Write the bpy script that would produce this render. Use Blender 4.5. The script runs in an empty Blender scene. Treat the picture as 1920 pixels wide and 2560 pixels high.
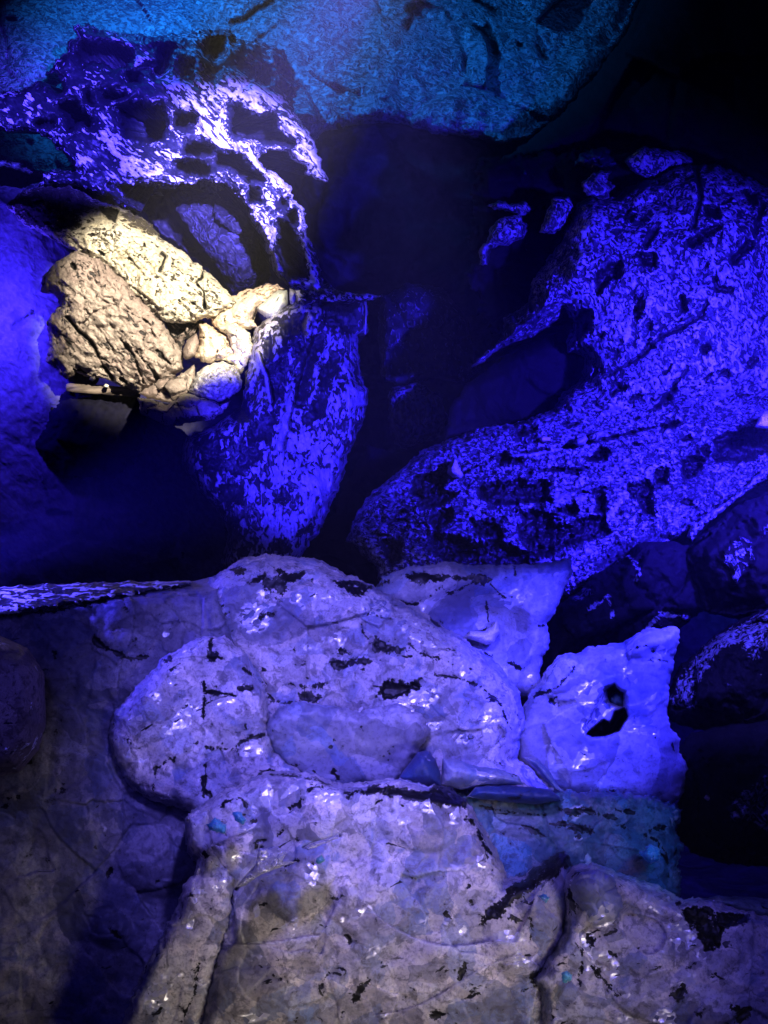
import bpy, math
import numpy as np
SC = bpy.context.scene
COL = SC.collection
W = 0.73                  # picture width at one metre from the camera
CAMZ = 1.5
K = W / 1920.0
R = math.radians

# ------------------------------------------------------------------ noise
def _hash(ix, iy, iz, seed):
    h = (ix.astype(np.uint32) * np.uint32(374761393) + iy.astype(np.uint32) * np.uint32(668265263)
         + iz.astype(np.uint32) * np.uint32(2147483647) + np.uint32((seed * 974711) & 0xffffffff))
    h = (h ^ (h >> np.uint32(13))) * np.uint32(1274126177)
    h = (h ^ (h >> np.uint32(15))) * np.uint32(2246822519)
    return h ^ (h >> np.uint32(16))
def _grad(h, x, y, z):
    a = (h & np.uint32(1023)).astype(np.float32) * np.float32(2 * math.pi / 1024)
    c = ((h >> np.uint32(10)) & np.uint32(1023)).astype(np.float32) * np.float32(2 / 1023.0) - 1
    s = np.sqrt(np.maximum(0, 1 - c * c))
    return s * np.cos(a) * x + s * np.sin(a) * y + c * z
def perlin(p, seed=0):
    p = p.astype(np.float32); i = np.floor(p); f = p - i; i = i.astype(np.int64)
    w = f * f * f * (f * (f * 6 - 15) + 10)
    out = np.zeros(len(p), np.float32)
    for dx in (0, 1):
        wx = w[:, 0] if dx else 1 - w[:, 0]
        for dy in (0, 1):
            wy = w[:, 1] if dy else 1 - w[:, 1]
            for dz in (0, 1):
                wz = w[:, 2] if dz else 1 - w[:, 2]
                h = _hash(i[:, 0] + dx, i[:, 1] + dy, i[:, 2] + dz, seed)
                out += wx * wy * wz * _grad(h, f[:, 0] - dx, f[:, 1] - dy, f[:, 2] - dz)
    return out
def fbm(p, octv=4, seed=0, gain=.5):
    o = np.zeros(len(p), np.float32); a = 1.0
    for k in range(octv):
        o += a * perlin(p * (2.03 ** k), seed + 17 * k); a *= gain
    return o
def ridged(p, octv=3, seed=0):
    o = np.zeros(len(p), np.float32); a = 1.0
    for k in range(octv):
        o += a * (1 - 2 * np.abs(perlin(p * (2.1 ** k), seed + 31 * k))); a *= .5
    return o * .5
def facets(p, seed=0):
    """broken-rock relief: every Voronoi cell is a randomly tilted plane"""
    p = p.astype(np.float32); i = np.floor(p).astype(np.int64)
    best = np.full(len(p), 9e9, np.float32); sec = best.copy(); val = np.zeros(len(p), np.float32)
    for dx in (-1, 0, 1):
        for dy in (-1, 0, 1):
            for dz in (-1, 0, 1):
                c = i + np.array([dx, dy, dz])
                h = _hash(c[:, 0], c[:, 1], c[:, 2], seed)
                h2 = _hash(c[:, 0], c[:, 1], c[:, 2], seed + 77)
                r = lambda q, s: ((q >> np.uint32(s)) & np.uint32(1023)).astype(np.float32) / 1023
                q = np.stack([c[:, 0] + r(h, 0), c[:, 1] + r(h, 10), c[:, 2] + r(h, 20)], 1).astype(np.float32)
                d = p - q; dd = (d * d).sum(1)
                v = (r(h2, 0) - .5) * 1.8 * d[:, 0] + (r(h2, 10) - .5) * 1.8 * d[:, 2] + (r(h2, 20) - .5)
                nb = dd < best
                sec = np.where(nb, best, np.minimum(sec, dd))
                val = np.where(nb, v, val); best = np.where(nb, dd, best)
    edge = np.sqrt(sec) - np.sqrt(best)
    return val, edge
def sstep(a, b, x):
    t = np.clip((x - a) / (b - a), 0, 1); return t * t * (3 - 2 * t)

# ------------------------------------------------------------------ 2-d distances (photo pixels)
def seg_d(px, py, pts, closed):
    best = np.full(px.shape, 9e9, np.float32); ins = np.zeros(px.shape, bool)
    n = len(pts)
    for k in range(n if closed else n - 1):
        ax, ay = pts[k]; bx, by = pts[(k + 1) % n]
        ex, ey = bx - ax, by - ay; L = ex * ex + ey * ey + 1e-9
        t = np.clip(((px - ax) * ex + (py - ay) * ey) / L, 0, 1)
        best = np.minimum(best, (px - ax - t * ex) ** 2 + (py - ay - t * ey) ** 2)
        if closed and ay != by:
            c = ((ay > py) != (by > py)) & (px < (bx - ax) * (py - ay) / (by - ay) + ax)
            ins ^= c
    best = np.sqrt(best)
    return np.where(ins, best, -best) if closed else best
def Z(x0, y0, s, pts): return [(x0 + a / s, y0 + b / s) for a, b in pts]
D = lambda *p: Z(0, 0, .864, p)
def at(u, v, y):
    return ((u - 960) * K * y, y, CAMZ - (v - 1280) * K * y)

def poly(pts, **k): return ('poly', pts, k)
def line(pts, w=6, **k): k['w'] = w; return ('line', pts, k)
def ell(u, v, ru, rv, ang=0, **k): k['e'] = (u, v, ru, rv, ang); return ('ell', None, k)

# ------------------------------------------------------------------ objects
def tag(o, label=None, cat=None, group=None, kind=None):
    if label: o['label'] = label
    if cat: o['category'] = cat
    if group: o['group'] = group
    if kind: o['kind'] = kind
    return o
def mesh_obj(name, verts, faces, mat, parent=None, attrs=None, smooth=True, origin=None):
    verts = np.asarray(verts, np.float32)
    if origin is None:
        origin = np.array([verts[:, 0].mean(), verts[:, 1].mean(), verts[:, 2].min()], np.float32)
    origin = np.asarray(origin, np.float32)
    me = bpy.data.meshes.new(name)
    if isinstance(faces, np.ndarray):
        nf, k = faces.shape
        me.vertices.add(len(verts)); me.vertices.foreach_set('co', (verts - origin).ravel())
        me.loops.add(nf * k); me.loops.foreach_set('vertex_index', faces.ravel().astype(np.int32))
        me.polygons.add(nf); me.polygons.foreach_set('loop_start', np.arange(0, nf * k, k, dtype=np.int32))
        me.update(calc_edges=True)
    else:
        me.from_pydata([tuple(v) for v in verts - origin], [], faces); me.update()
    if smooth:
        me.polygons.foreach_set('use_smooth', np.ones(len(me.polygons), bool))
    for k, a in (attrs or {}).items():
        at_ = me.attributes.new(k, 'FLOAT', 'POINT'); at_.data.foreach_set('value', np.asarray(a, np.float32))
    me.materials.append(mat); me.validate(); me.update()
    o = bpy.data.objects.new(name, me); COL.objects.link(o)
    if parent is not None:
        o.parent = parent; o.location = origin - np.array(parent.location)
    else:
        o.location = origin
    return o

def rock(name, outline, d, mat, th=.4, bulge=.15, edge=60, gu=0, gv=0, step=4, jag=8, feats=(),
         rough=(), crust=.5, dirt=0, seed=1, label=None, cat='rock', group=None, kind=None, parent=None, flat=.5, grow=0, holes=()):
    """A solid lump of rock: the outline (in photo pixels) is set at distance d, the face swells towards the
    viewer, carries relief, and the body goes th metres back and is closed behind."""
    P_ = np.array(outline, float)
    u0, v0 = P_.min(0) - step * 3 - jag * 2 - grow; u1, v1 = P_.max(0) + step * 3 + jag * 2 + grow
    nu = int((u1 - u0) / step) + 1; nv = int((v1 - v0) / step) + 1
    U, V = np.meshgrid(u0 + np.arange(nu) * step, v0 + np.arange(nv) * step)
    u = U.ravel().astype(np.float32); v = V.ravel().astype(np.float32)
    px = K * d
    def n2(sc, s): return perlin(np.stack([u / sc, v / sc, np.full_like(u, s * 3.7 + .5)], 1), s)
    jn = n2(34, seed) * .9 + n2(14, seed + 5) * .8 + n2(6, seed + 8) * .5
    sd = seg_d(u, v, outline, True) + grow
    for hp in holes: sd = np.minimum(sd, -seg_d(u, v, hp, True) + 2)
    if jag: sd = sd + jag * jn
    # keep cells touching the inside
    ins = (sd > 0).reshape(nv, nu)
    cell = ins[:-1, :-1] | ins[1:, :-1] | ins[:-1, 1:] | ins[1:, 1:]
    idx = np.arange(nu * nv).reshape(nv, nu)
    q = np.stack([idx[:-1, :-1][cell], idx[1:, :-1][cell], idx[1:, 1:][cell], idx[:-1, 1:][cell]], 1)
    used = np.unique(q); remap = np.full(nu * nv, -1); remap[used] = np.arange(len(used))
    # pull outside vertices on to the contour
    S = sd.reshape(nv, nu); gy, gx = np.gradient(S, step)
    g2 = np.maximum(gx ** 2 + gy ** 2, .25)
    out = (sd < 0)
    mv = np.clip(-sd, 0, 1.5 * step)
    u = np.where(out, u + (gx / g2).ravel() * mv, u).astype(np.float32)
    v = np.where(out, v + (gy / g2).ravel() * mv, v).astype(np.float32)
    q = remap[q]; u = u[used]; v = v[used]; sd = sd[used]; jn = jn[used]
    uc, vc = P_.mean(0)
    t = np.clip(sd / edge, 0, 1)
    prof = (1 - (1 - t) ** 2) ** flat
    y = d + gu * (u - uc) * px + gv * (v - vc) * px - bulge * prof
    base = np.stack([(u - 960) * K * d, y * .6, -(v - 1280) * K * d], 1)
    h = np.zeros_like(u); C = np.full_like(u, crust); Dm = np.full_like(u, dirt); G = np.zeros_like(u)
    em = sstep(0, 25, sd)
    for r_ in rough:
        kind_, amp, sc = r_[:3]; o_ = r_[3] if len(r_) > 3 else {}
        p = base.copy()
        if 'ang' in o_:
            a = R(o_['ang']); ca, sa = math.cos(a), math.sin(a)
            p = np.stack([p[:, 0] * ca + p[:, 2] * sa, p[:, 1], -p[:, 0] * sa + p[:, 2] * ca], 1)
            p[:, 0] /= o_.get('st', 3)
        p = p / sc + seed * 3.17
        if kind_ == 'pit':
            n = fbm(p, 4, seed + 3); m_ = sstep(o_.get('t', .4), o_.get('t', .4) + .12, n)
            h -= amp * m_; C = C - .6 * m_; Dm = np.maximum(Dm, m_ * .95); continue  # pit floors painted dark in place of shade
        if kind_ == 'fbm': n = fbm(p, o_.get('o', 4), seed)
        elif kind_ == 'rid': n = ridged(p, o_.get('o', 3), seed)
        elif kind_ == 'warp':
            w_ = np.stack([perlin(p * .7, seed + 3), perlin(p * .7, seed + 4), perlin(p * .7, seed + 6)], 1)
            n = fbm(p + w_ * 1.2, o_.get('o', 3), seed)
        else:
            w_ = np.stack([perlin(p * 1.3, seed + 3), perlin(p * 1.3, seed + 4), perlin(p * 1.3, seed + 6)], 1)
            n, e = facets(p + .35 * w_, seed)
            n = n - o_.get('crack', .15) * (1 - sstep(0, .12, e))
            if 'dirt' in o_: Dm = np.maximum(Dm, o_['dirt'] * (1 - sstep(0, o_.get('dw', .06), e)))
        n = n - n.mean()
        h += amp * n * (em if amp > .02 else 1)
        if 'c' in o_: C = C + o_['c'] * n
    for kind_, pts, k in feats:
        soft = k.get('soft', 4); jg = k.get('jag', 5)
        if kind_ == 'ell':
            cu, cv, ru, rv, ang = k['e']; a = R(ang); ca, sa = math.cos(a), math.sin(a)
            du, dv = u - cu, v - cv
            rr = np.sqrt(((du * ca + dv * sa) / ru) ** 2 + ((-du * sa + dv * ca) / rv) ** 2) + jn * jg / max(ru, rv)
            m = np.clip(1 - rr ** 2, 0, 1) ** k.get('dome', 1.35) if k.get('dome', 1) else 1 - sstep(1 - soft / ru, 1, rr)
            mm = 1 - sstep(.75, 1, rr)
            sel = slice(None)
        else:
            pa = np.array(pts); mg = k.get('w', 0) + soft + jg * 2 + 6 + k.get('grow', 0)
            sel = np.where((u > pa[:, 0].min() - mg) & (u < pa[:, 0].max() + mg) & (v > pa[:, 1].min() - mg) & (v < pa[:, 1].max() + mg))[0]
            if not len(sel): continue
            s_ = seg_d(u[sel], v[sel], pts, kind_ == 'poly')
            if kind_ == 'line': s_ = k['w'] * .5 - s_
            s_ = s_ + jg * jn[sel] + k.get('grow', 0)
            m = sstep(-soft * .5, soft, s_)
            if k.get('dome'): m = np.sqrt(np.clip(1 - (1 - np.clip(s_ / k['dome'], 0, 1)) ** 2, 0, 1))
            mm = sstep(-soft * .5, soft, s_)
        h[sel] += k.get('h', 0) * m
        if k.get('crust') is not None: C[sel] = C[sel] * (1 - mm) + k['crust'] * mm
        if k.get('glint'): G[sel] = np.maximum(G[sel], k['glint'] * mm)
        if k.get('dc'): C[sel] += k['dc'] * mm
        if k.get('dirt') is not None: Dm[sel] = np.maximum(Dm[sel] * (1 - mm * (k['dirt'] < .01)), k['dirt'] * mm)
    y = y - h
    y = y.astype(np.float64)
    X = (u - 960) * K * y; Zc = CAMZ - (v - 1280) * K * y
    verts = np.stack([X, y, Zc], 1)
    n = len(verts)
    # boundary edges
    e = np.concatenate([q[:, [0, 1]], q[:, [1, 2]], q[:, [2, 3]], q[:, [3, 0]]])
    key = np.sort(e, 1); kk = key[:, 0].astype(np.int64) * n + key[:, 1]
    _, inv, cnt = np.unique(kk, return_inverse=True, return_counts=True)
    be = e[cnt[inv] == 1]
    bv = np.unique(be); bm = np.full(n, -1); bm[bv] = np.arange(len(bv))
    cen = verts[bv].mean(0)
    rings = []
    tx, tz = verts[bv][:, 0] / verts[bv][:, 1], (verts[bv][:, 2] - CAMZ) / verts[bv][:, 1]
    for f, s in ((.35, .985), (.8, .9), (1.0, .6)):
        yb = verts[bv][:, 1] + th * f if f < .9 else np.full(len(bv), cen[1] + th)
        ax = tx.mean() + (tx - tx.mean()) * s; az = tz.mean() + (tz - tz.mean()) * s
        rings.append(np.stack([ax * yb, yb, CAMZ + az * yb], 1))
    nb = len(bv); allv = [verts] + rings + [np.array([[tx.mean() * (cen[1] + th), cen[1] + th, CAMZ + tz.mean() * (cen[1] + th)]])]
    faces = [q]; a0 = be[:, 0]; a1 = be[:, 1]; i0, i1 = bm[a0], bm[a1]
    prev0, prev1 = a0, a1
    for k_ in range(3):
        n0, n1 = n + k_ * nb + i0, n + k_ * nb + i1
        faces.append(np.stack([prev1, prev0, n0, n1], 1)); prev0, prev1 = n0, n1
    V_ = np.concatenate(allv); F_ = np.concatenate(faces)
    capc = len(V_) - 1
    tri = np.stack([prev1, prev0, np.full(len(prev0), capc), ], 1)
    # quads + triangles together
    me_faces = F_
    ext = len(V_) - n
    cr = np.concatenate([C, C[bv], C[bv] * 0 - .4, C[bv] * 0 - .4, [-.4]]); z_ = np.zeros(len(bv)); di = np.concatenate([Dm, z_, z_, z_, [0]])  # rear rings and cap painted dark so that holes look unlit
    V_ = V_.astype(np.float32)
    org = np.array([cen[0], cen[1] + th * .4, V_[:, 2].min()], np.float32)
    me = bpy.data.meshes.new(name)
    nq, nt = len(me_faces), len(tri)
    me.vertices.add(len(V_)); me.vertices.foreach_set('co', (V_ - org).ravel())
    me.loops.add(nq * 4 + nt * 3)
    me.loops.foreach_set('vertex_index', np.concatenate([me_faces.ravel(), tri.ravel()]).astype(np.int32))
    me.polygons.add(nq + nt)
    me.polygons.foreach_set('loop_start', np.concatenate([np.arange(nq) * 4, nq * 4 + np.arange(nt) * 3]).astype(np.int32))
    me.update(calc_edges=True)
    me.polygons.foreach_set('use_smooth', np.ones(nq + nt, bool))
    gl_ = np.concatenate([G, z_, z_, z_, [0]])
    for nm, a in (('crust', cr), ('dirt', di), ('glint', gl_)):
        A = me.attributes.new(nm, 'FLOAT', 'POINT'); A.data.foreach_set('value', a.astype(np.float32))
    me.materials.append(mat); me.validate(); me.update()
    o = bpy.data.objects.new(name, me); COL.objects.link(o)
    if parent is not None:
        o.parent = parent; o.location = org - np.array(parent.location, np.float32)
    else:
        o.location = org
        tag(o, label, cat if kind is None else None, group, kind)
    return o

# ------------------------------------------------------------------ materials
class NT:
    def __init__(s, name):
        s.m = bpy.data.materials.new(name); s.m.use_nodes = True; s.t = s.m.node_tree; s.t.nodes.clear()
    def n(s, typ, ins=None, **k):
        x = s.t.nodes.new(typ)
        for a, b in k.items(): setattr(x, a, b)
        for a, b in (ins or {}).items():
            if isinstance(b, bpy.types.NodeSocket): s.t.links.new(b, x.inputs[a])
            else: x.inputs[a].default_value = b
        return x
    def math(s, op, a, b=0.0, c=None):
        x = s.n('ShaderNodeMath', operation=op)
        for i, q in enumerate((a, b, c)):
            if q is None: continue
            if isinstance(q, bpy.types.NodeSocket): s.t.links.new(q, x.inputs[i])
            else: x.inputs[i].default_value = q
        return x.outputs[0]
    def ramp(s, x, lo, hi):
        m = s.n('ShaderNodeMapRange', {'Value': x, 'From Min': lo, 'From Max': hi}); m.interpolation_type = 'SMOOTHSTEP'
        return m.outputs[0]
    def mix(s, f, a, b):
        x = s.n('ShaderNodeMix', data_type='RGBA')
        for i, q in ((0, f), (6, a), (7, b)):
            if isinstance(q, bpy.types.NodeSocket): s.t.links.new(q, x.inputs[i])
            else: x.inputs[i].default_value = q if i == 0 else (*q, 1)
        return x.outputs[2]
    def coords(s, ang=0, st=1, scale=1, off=0):
        tc = s.n('ShaderNodeTexCoord')
        m1 = s.n('ShaderNodeMapping', {'Vector': tc.outputs['Object'], 'Rotation': (0, R(ang), 0)})
        m2 = s.n('ShaderNodeMapping', {'Vector': m1.outputs[0], 'Scale': (scale / st, scale, scale), 'Location': (off, off * .7, off * .3)})
        return m2.outputs[0]
    def noise(s, v, sc=1, det=4, rough=.55, dist=0):
        return s.n('ShaderNodeTexNoise', {'Vector': v, 'Scale': sc, 'Detail': det, 'Roughness': rough, 'Distortion': dist}).outputs[0]
    def attr(s, nm): return s.n('ShaderNodeAttribute', attribute_name=nm).outputs['Fac']
    def done(s, bsdf):
        o = s.n('ShaderNodeOutputMaterial'); s.t.links.new(bsdf, o.inputs[0]); return s.m

def crust_glint_mat(name, dark, light, light2=None, scale=60, ang=0, st=1, k=1.0, soft=.09, rough=(.35, .7), bump=.6, bdist=.01,
              spec=.5, dist=1.0, fine=4, dirtcol=(.006, .005, .005), off=0, bigk=.4, det=1.5):
    """dark wet rock with pale flecks for mineral crust and painted grazing glints; the mesh attribute 'crust' says how much of it"""
    t = NT(name)
    v = t.coords(ang, st, scale, off)
    n1 = t.noise(v, 1, det, .5, dist)
    n2 = t.noise(v, fine, 3, .6, .3)
    big = t.noise(t.coords(ang, 1.5, scale * .12, off + 3), 1, 3, .5, .4)
    c = t.attr('crust')
    s_ = t.math('MULTIPLY_ADD', c, k, -.5 * k)
    s_ = t.math('ADD', s_, n1)
    s_ = t.math('MULTIPLY_ADD', big, bigk, t.math('ADD', s_, -.5 * bigk))
    s_ = t.math('MULTIPLY_ADD', n2, .2, t.math('ADD', s_, -.1))
    f = t.ramp(s_, .5 - soft, .5 + soft)
    l2 = t.mix(t.ramp(big, .4, .65), light, light2 or light)
    col = t.mix(f, dark, l2)
    col = t.mix(t.ramp(n2, .35, .7), t.mix(.35, col, (0, 0, 0)), col)
    dm = t.math('ADD', t.attr('dirt'), t.math('MULTIPLY_ADD', n1, 1.5, t.math('MULTIPLY_ADD', n2, 1.0, -1.25)))
    col = t.mix(t.ramp(dm, .42, .56), col, dirtcol)
    hgt = t.math('ADD', t.math('MULTIPLY', f, .7), t.math('ADD', t.math('MULTIPLY', n1, .5), t.math('MULTIPLY', n2, .3)))
    b = t.n('ShaderNodeBump', {'Height': hgt, 'Strength': bump, 'Distance': bdist})
    rg = t.n('ShaderNodeMapRange', {'Value': n2, 'To Min': rough[0], 'To Max': rough[1]}).outputs[0]
    p = t.n('ShaderNodeBsdfPrincipled', {'Base Color': col, 'Roughness': rg, 'Normal': b.outputs[0], 'Specular IOR Level': spec})
    return t.done(p.outputs[0])

def frost_mat(name, c1, c2, c3, c4=(.12, .18, .34), scale=14, sss=.9, rad=.06, bump=.5, bdist=.006, dirtcol=(.004, .004, .004),
              off=0, specks=.60, dark=.7, glint=.645, tilt=.8):
    """milky, half translucent stone: cloudy mottling, fine grain, black flakes, patches of small polished crystal faces"""
    t = NT(name)
    v = t.coords(0, 1, scale, off)
    big = t.noise(v, .4, 3, .6, 1.2)
    mid = t.noise(v, 1.3, 5, .65, .9)
    n1 = t.noise(v, 3.5, 5, .68, .5)
    n2 = t.noise(v, 16, 3, .6, .2)
    cl = t.noise(t.coords(25, 1.4, scale * .9, off + 2), 1, 4, .6, .8)
    col = t.mix(t.ramp(big, .43, .57), c1, c2)
    col = t.mix(t.ramp(mid, .5, .6), col, c3)
    col = t.mix(t.math('MULTIPLY', t.ramp(cl, .53, .62), .7), col, c4)
    # chips: every cell of the broken crystal mass has a tone of its own
    wv = t.n('ShaderNodeVectorMath', {0: v, 1: t.n('ShaderNodeVectorMath', {0: t.n('ShaderNodeTexNoise', {'Vector': v, 'Scale': .9, 'Detail': 4.0}).outputs['Color'], 'Scale': 1.1}, operation='SCALE').outputs[0]}, operation='ADD').outputs[0]
    for sc_, am in ((.55, .85), (1.5, .6)):
        cv = t.n('ShaderNodeTexVoronoi', {'Vector': wv, 'Scale': sc_})
        cs = t.n('ShaderNodeSeparateColor', {'Color': cv.outputs['Color']})
        col = t.mix(t.math('MULTIPLY', t.ramp(cs.outputs[0], .55, .9), .75 * am), col, c4)
        col = t.mix(t.math('MULTIPLY', t.ramp(cs.outputs[1], .55, .9), .8 * am), col, tuple(x * .38 for x in c1))
        col = t.mix(t.math('MULTIPLY', t.ramp(cs.outputs[2], .6, .95), .7 * am), col, c3)
    col = t.mix(t.math('MULTIPLY', t.ramp(n1, .5, .61), dark), col, tuple(x * .28 for x in c1))
    col = t.mix(t.math('MULTIPLY', t.ramp(n2, .5, .62), .4), col, tuple(x * .35 for x in c1))
    sp = t.noise(t.coords(10, 1.9, scale * 3.0, off + 9), 1, 3, .62, .6)
    dm = t.math('ADD', t.attr('dirt'), t.math('MULTIPLY_ADD', n1, 2.4, t.math('MULTIPLY_ADD', n2, 1.6, -2.0)))
    dfac = t.math('MAXIMUM', t.ramp(dm, .46, .6), t.ramp(sp, specks + .05, specks + .08))
    col = t.mix(dfac, col, dirtcol)
    gm = t.math('MULTIPLY', t.math('MAXIMUM', t.attr('glint'), t.ramp(t.noise(t.coords(35, 1.5, scale * 1.1, off + 4), 1, 3, .55, .3), glint - .02, glint + .03)), t.math('SUBTRACT', 1, dfac))
    vo = t.n('ShaderNodeTexVoronoi', {'Vector': t.coords(20, 1.5, scale * 8.5, off), 'Scale': 1.0})
    vc = t.n('ShaderNodeSeparateColor', {'Color': vo.outputs['Color']})
    gm = t.math('MULTIPLY', gm, t.ramp(vc.outputs[2], .3, .4))
    geo = t.n('ShaderNodeNewGeometry')
    rnd = t.n('ShaderNodeVectorMath', {0: vo.outputs['Color'], 1: (.5, .5, .5)}, operation='SUBTRACT')
    rnd = t.n('ShaderNodeVectorMath', {0: rnd.outputs[0], 'Scale': t.math('MULTIPLY', gm, tilt)}, operation='SCALE')
    nrm = t.n('ShaderNodeVectorMath', {0: geo.outputs['Normal'], 1: rnd.outputs[0]}, operation='ADD')
    nrm = t.n('ShaderNodeVectorMath', {0: nrm.outputs[0]}, operation='NORMALIZE')
    hgt = t.math('ADD', t.math('MULTIPLY', mid, .8), t.math('ADD', t.math('MULTIPLY', n1, .5), t.math('MULTIPLY', n2, .3)))
    hgt = t.math('ADD', hgt, t.math('MULTIPLY', t.math('MULTIPLY', vo.outputs['Distance'], gm), .8))
    hgt = t.math('MULTIPLY_ADD', dfac, .25, hgt)
    b = t.n('ShaderNodeBump', {'Height': hgt, 'Normal': nrm.outputs[0], 'Strength': bump, 'Distance': bdist})
    rg = t.n('ShaderNodeMapRange', {'Value': gm, 'To Min': .48, 'To Max': .3}).outputs[0]
    col = t.mix(gm, col, (.85, .85, .85))
    p = t.n('ShaderNodeBsdfPrincipled', {'Base Color': col, 'Metallic': t.math('MULTIPLY', gm, .5), 'Roughness': rg, 'Normal': b.outputs[0], 'Specular IOR Level': t.math('MULTIPLY_ADD', gm, .6, .4),
            'Subsurface Weight': sss, 'Subsurface Scale': rad, 'Subsurface Radius': (.9, .9, 1.1)})
    return t.done(p.outputs[0])

# ------------------------------------------------------------------ lamps
def spot(name, pos, target, energy, color, size, blend=.5, radius=.03, sx=1, sy=1, roll=0):
    from mathutils import Vector, Matrix
    l = bpy.data.lights.new(name, 'SPOT'); l.energy = energy; l.color = color; l.spot_size = R(size); l.spot_blend = blend
    l.shadow_soft_size = radius
    o = bpy.data.objects.new(name, l); COL.objects.link(o)
    dv = Vector(target) - Vector(pos)
    q = dv.to_track_quat('-Z', 'Y')
    o.rotation_euler = (q.to_matrix() @ Matrix.Rotation(R(roll), 3, 'Z')).to_euler()
    o.location = pos; o.scale = (sx, sy, 1)
    return o
def point(name, pos, energy, color, radius=.05):
    l = bpy.data.lights.new(name, 'POINT'); l.energy = energy; l.color = color; l.shadow_soft_size = radius
    o = bpy.data.objects.new(name, l); COL.objects.link(o); o.location = pos
    return o
# ------------------------------------------------------------------ picture -> points helpers (which enlargement a shape was measured on)
def zm(x0, y0, s): return lambda *p: Z(x0, y0, s, p)
Z1, Z2, Z3, Z4 = zm(0, 0, 1.728), zm(960, 0, 1.728), zm(0, 400, 1.728), zm(960, 700, 1.728)
Z5, Z6, Z7, Z8 = zm(0, 1200, 1.728), zm(960, 1300, 1.728), zm(0, 1760, 1.728), zm(960, 1760, 1.728)
Q1, Q2 = zm(0, 0, 3.456), zm(440, 100, 3.456)
Q3, Q4, Q5, Q6, Q7 = zm(0, 880, 2.676), zm(240, 1380, 2.676), zm(760, 1380, 2.676), zm(1300, 1500, 2.676), zm(880, 660, 2.676)

# ------------------------------------------------------------------ materials
M_roof = crust_glint_mat('roof_stone', (.06, .075, .08), (.38, .42, .42), (.26, .3, .31), scale=44, ang=-25, st=1.25, k=.6, soft=.16, rough=(.3, .7), bump=1.0, bdist=.012, fine=3.5)
M_flow = crust_glint_mat('flowstone', (.018, .02, .03), (.88, .88, .86), (.75, .75, .78), scale=58, ang=-42, st=3, k=1.1, soft=.03, rough=(.25, .6), bump=1.0, bdist=.01, spec=.5, dist=.5, fine=2.7, det=1, bigk=.5)  # pale flecks here and in the next three paint grazing glints
M_veil = crust_glint_mat('veil_stone', (.02, .02, .03), (.46, .45, .5), (.34, .33, .38), scale=62, ang=-84, st=1.7, k=1.1, soft=.045, rough=(.25, .6), bump=1.0, bdist=.009, off=4, dist=.8, fine=3, det=1, bigk=.3)
M_boul = crust_glint_mat('boulder_stone', (.03, .03, .04), (.5, .49, .52), (.38, .37, .42), scale=60, ang=-62, st=1.6, k=.8, soft=.06, rough=(.3, .65), bump=1.0, bdist=.01, off=8, dist=1.2, fine=3, bigk=.2, det=1.2)
M_slope = crust_glint_mat('gravel_stone', (.03, .03, .036), (.5, .5, .54), (.36, .35, .4), scale=74, ang=-20, st=1.25, k=.9, soft=.045, rough=(.25, .6), bump=1.0, bdist=.01, off=12, dist=1.2, fine=3, bigk=.3, det=1.2)
M_dark = crust_glint_mat('dark_stone', (.008, .007, .006), (.4, .39, .43), (.3, .29, .33), scale=70, ang=-60, st=1.5, k=1.0, soft=.08, rough=(.6, .95), bump=.8, bdist=.012, off=16, spec=.15)
M_cave = crust_glint_mat('cave_stone', (.03, .03, .032), (.08, .08, .085), None, scale=6, k=.5, soft=.3, rough=(.7, .95), bump=.5, bdist=.05, spec=.2)
M_smooth = crust_glint_mat('smooth_stone', (.15, .15, .18), (.22, .22, .26), None, scale=9, k=.5, soft=.3, rough=(.8, .95), bump=.06, bdist=.01, off=20, spec=.15)
M_shaded_ledge = crust_glint_mat('shaded_ledge_rock', (.004, .004, .014), (.008, .008, .025), None, scale=9, k=.5, soft=.3, rough=(.7, .95), bump=.3, bdist=.02, off=22, spec=.1)  # near black, painting the shadow on the ledge block
M_dim = crust_glint_mat('shade_dimmed_stone', (.005, .005, .012), (.05, .05, .09), (.03, .03, .06), scale=40, ang=-45, st=1.8, k=1.0, soft=.1, rough=(.5, .8), bump=.9, bdist=.012, off=54)  # darkened and blued to paint the weak light on the boulder
M_soot = crust_glint_mat('black_debris', (.006, .005, .005), (.05, .04, .035), (.03, .025, .025), scale=90, ang=0, st=1.4, k=1.0, soft=.08, rough=(.7, .95), bump=1.0, bdist=.01, off=58, spec=.2)
M_wash = crust_glint_mat('washed_stone', (.1, .1, .13), (.17, .17, .21), (.13, .13, .17), scale=18, ang=-50, st=1.5, k=.6, soft=.25, rough=(.7, .95), bump=.6, bdist=.012, off=62, spec=.15)
M_slate = frost_mat('slate_milky_stone', (.27, .27, .35), (.32, .32, .4), (.4, .39, .42), scale=7, off=33, bump=.25, specks=.74, dark=.3, glint=.75)
M_cream = crust_glint_mat('cream_stone', (.05, .042, .03), (.74, .70, .60), (.66, .60, .46), scale=84, ang=-30, st=2.2, k=1.0, soft=.08, rough=(.5, .85), bump=1.2, bdist=.012, off=24)
M_mauve = crust_glint_mat('mauve_stone', (.02, .017, .02), (.27, .21, .2), (.32, .27, .25), scale=52, ang=-42, st=2.8, k=1.0, soft=.05, rough=(.6, .9), bump=1.2, bdist=.012, off=28)  # kept dark to paint part of the shade under the slab
M_pink = crust_glint_mat('pink_stone', (.10, .07, .05), (.66, .50, .38), (.72, .60, .48), scale=50, ang=-10, st=1.4, k=.9, soft=.12, rough=(.5, .85), bump=.8, bdist=.01, off=32)
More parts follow.
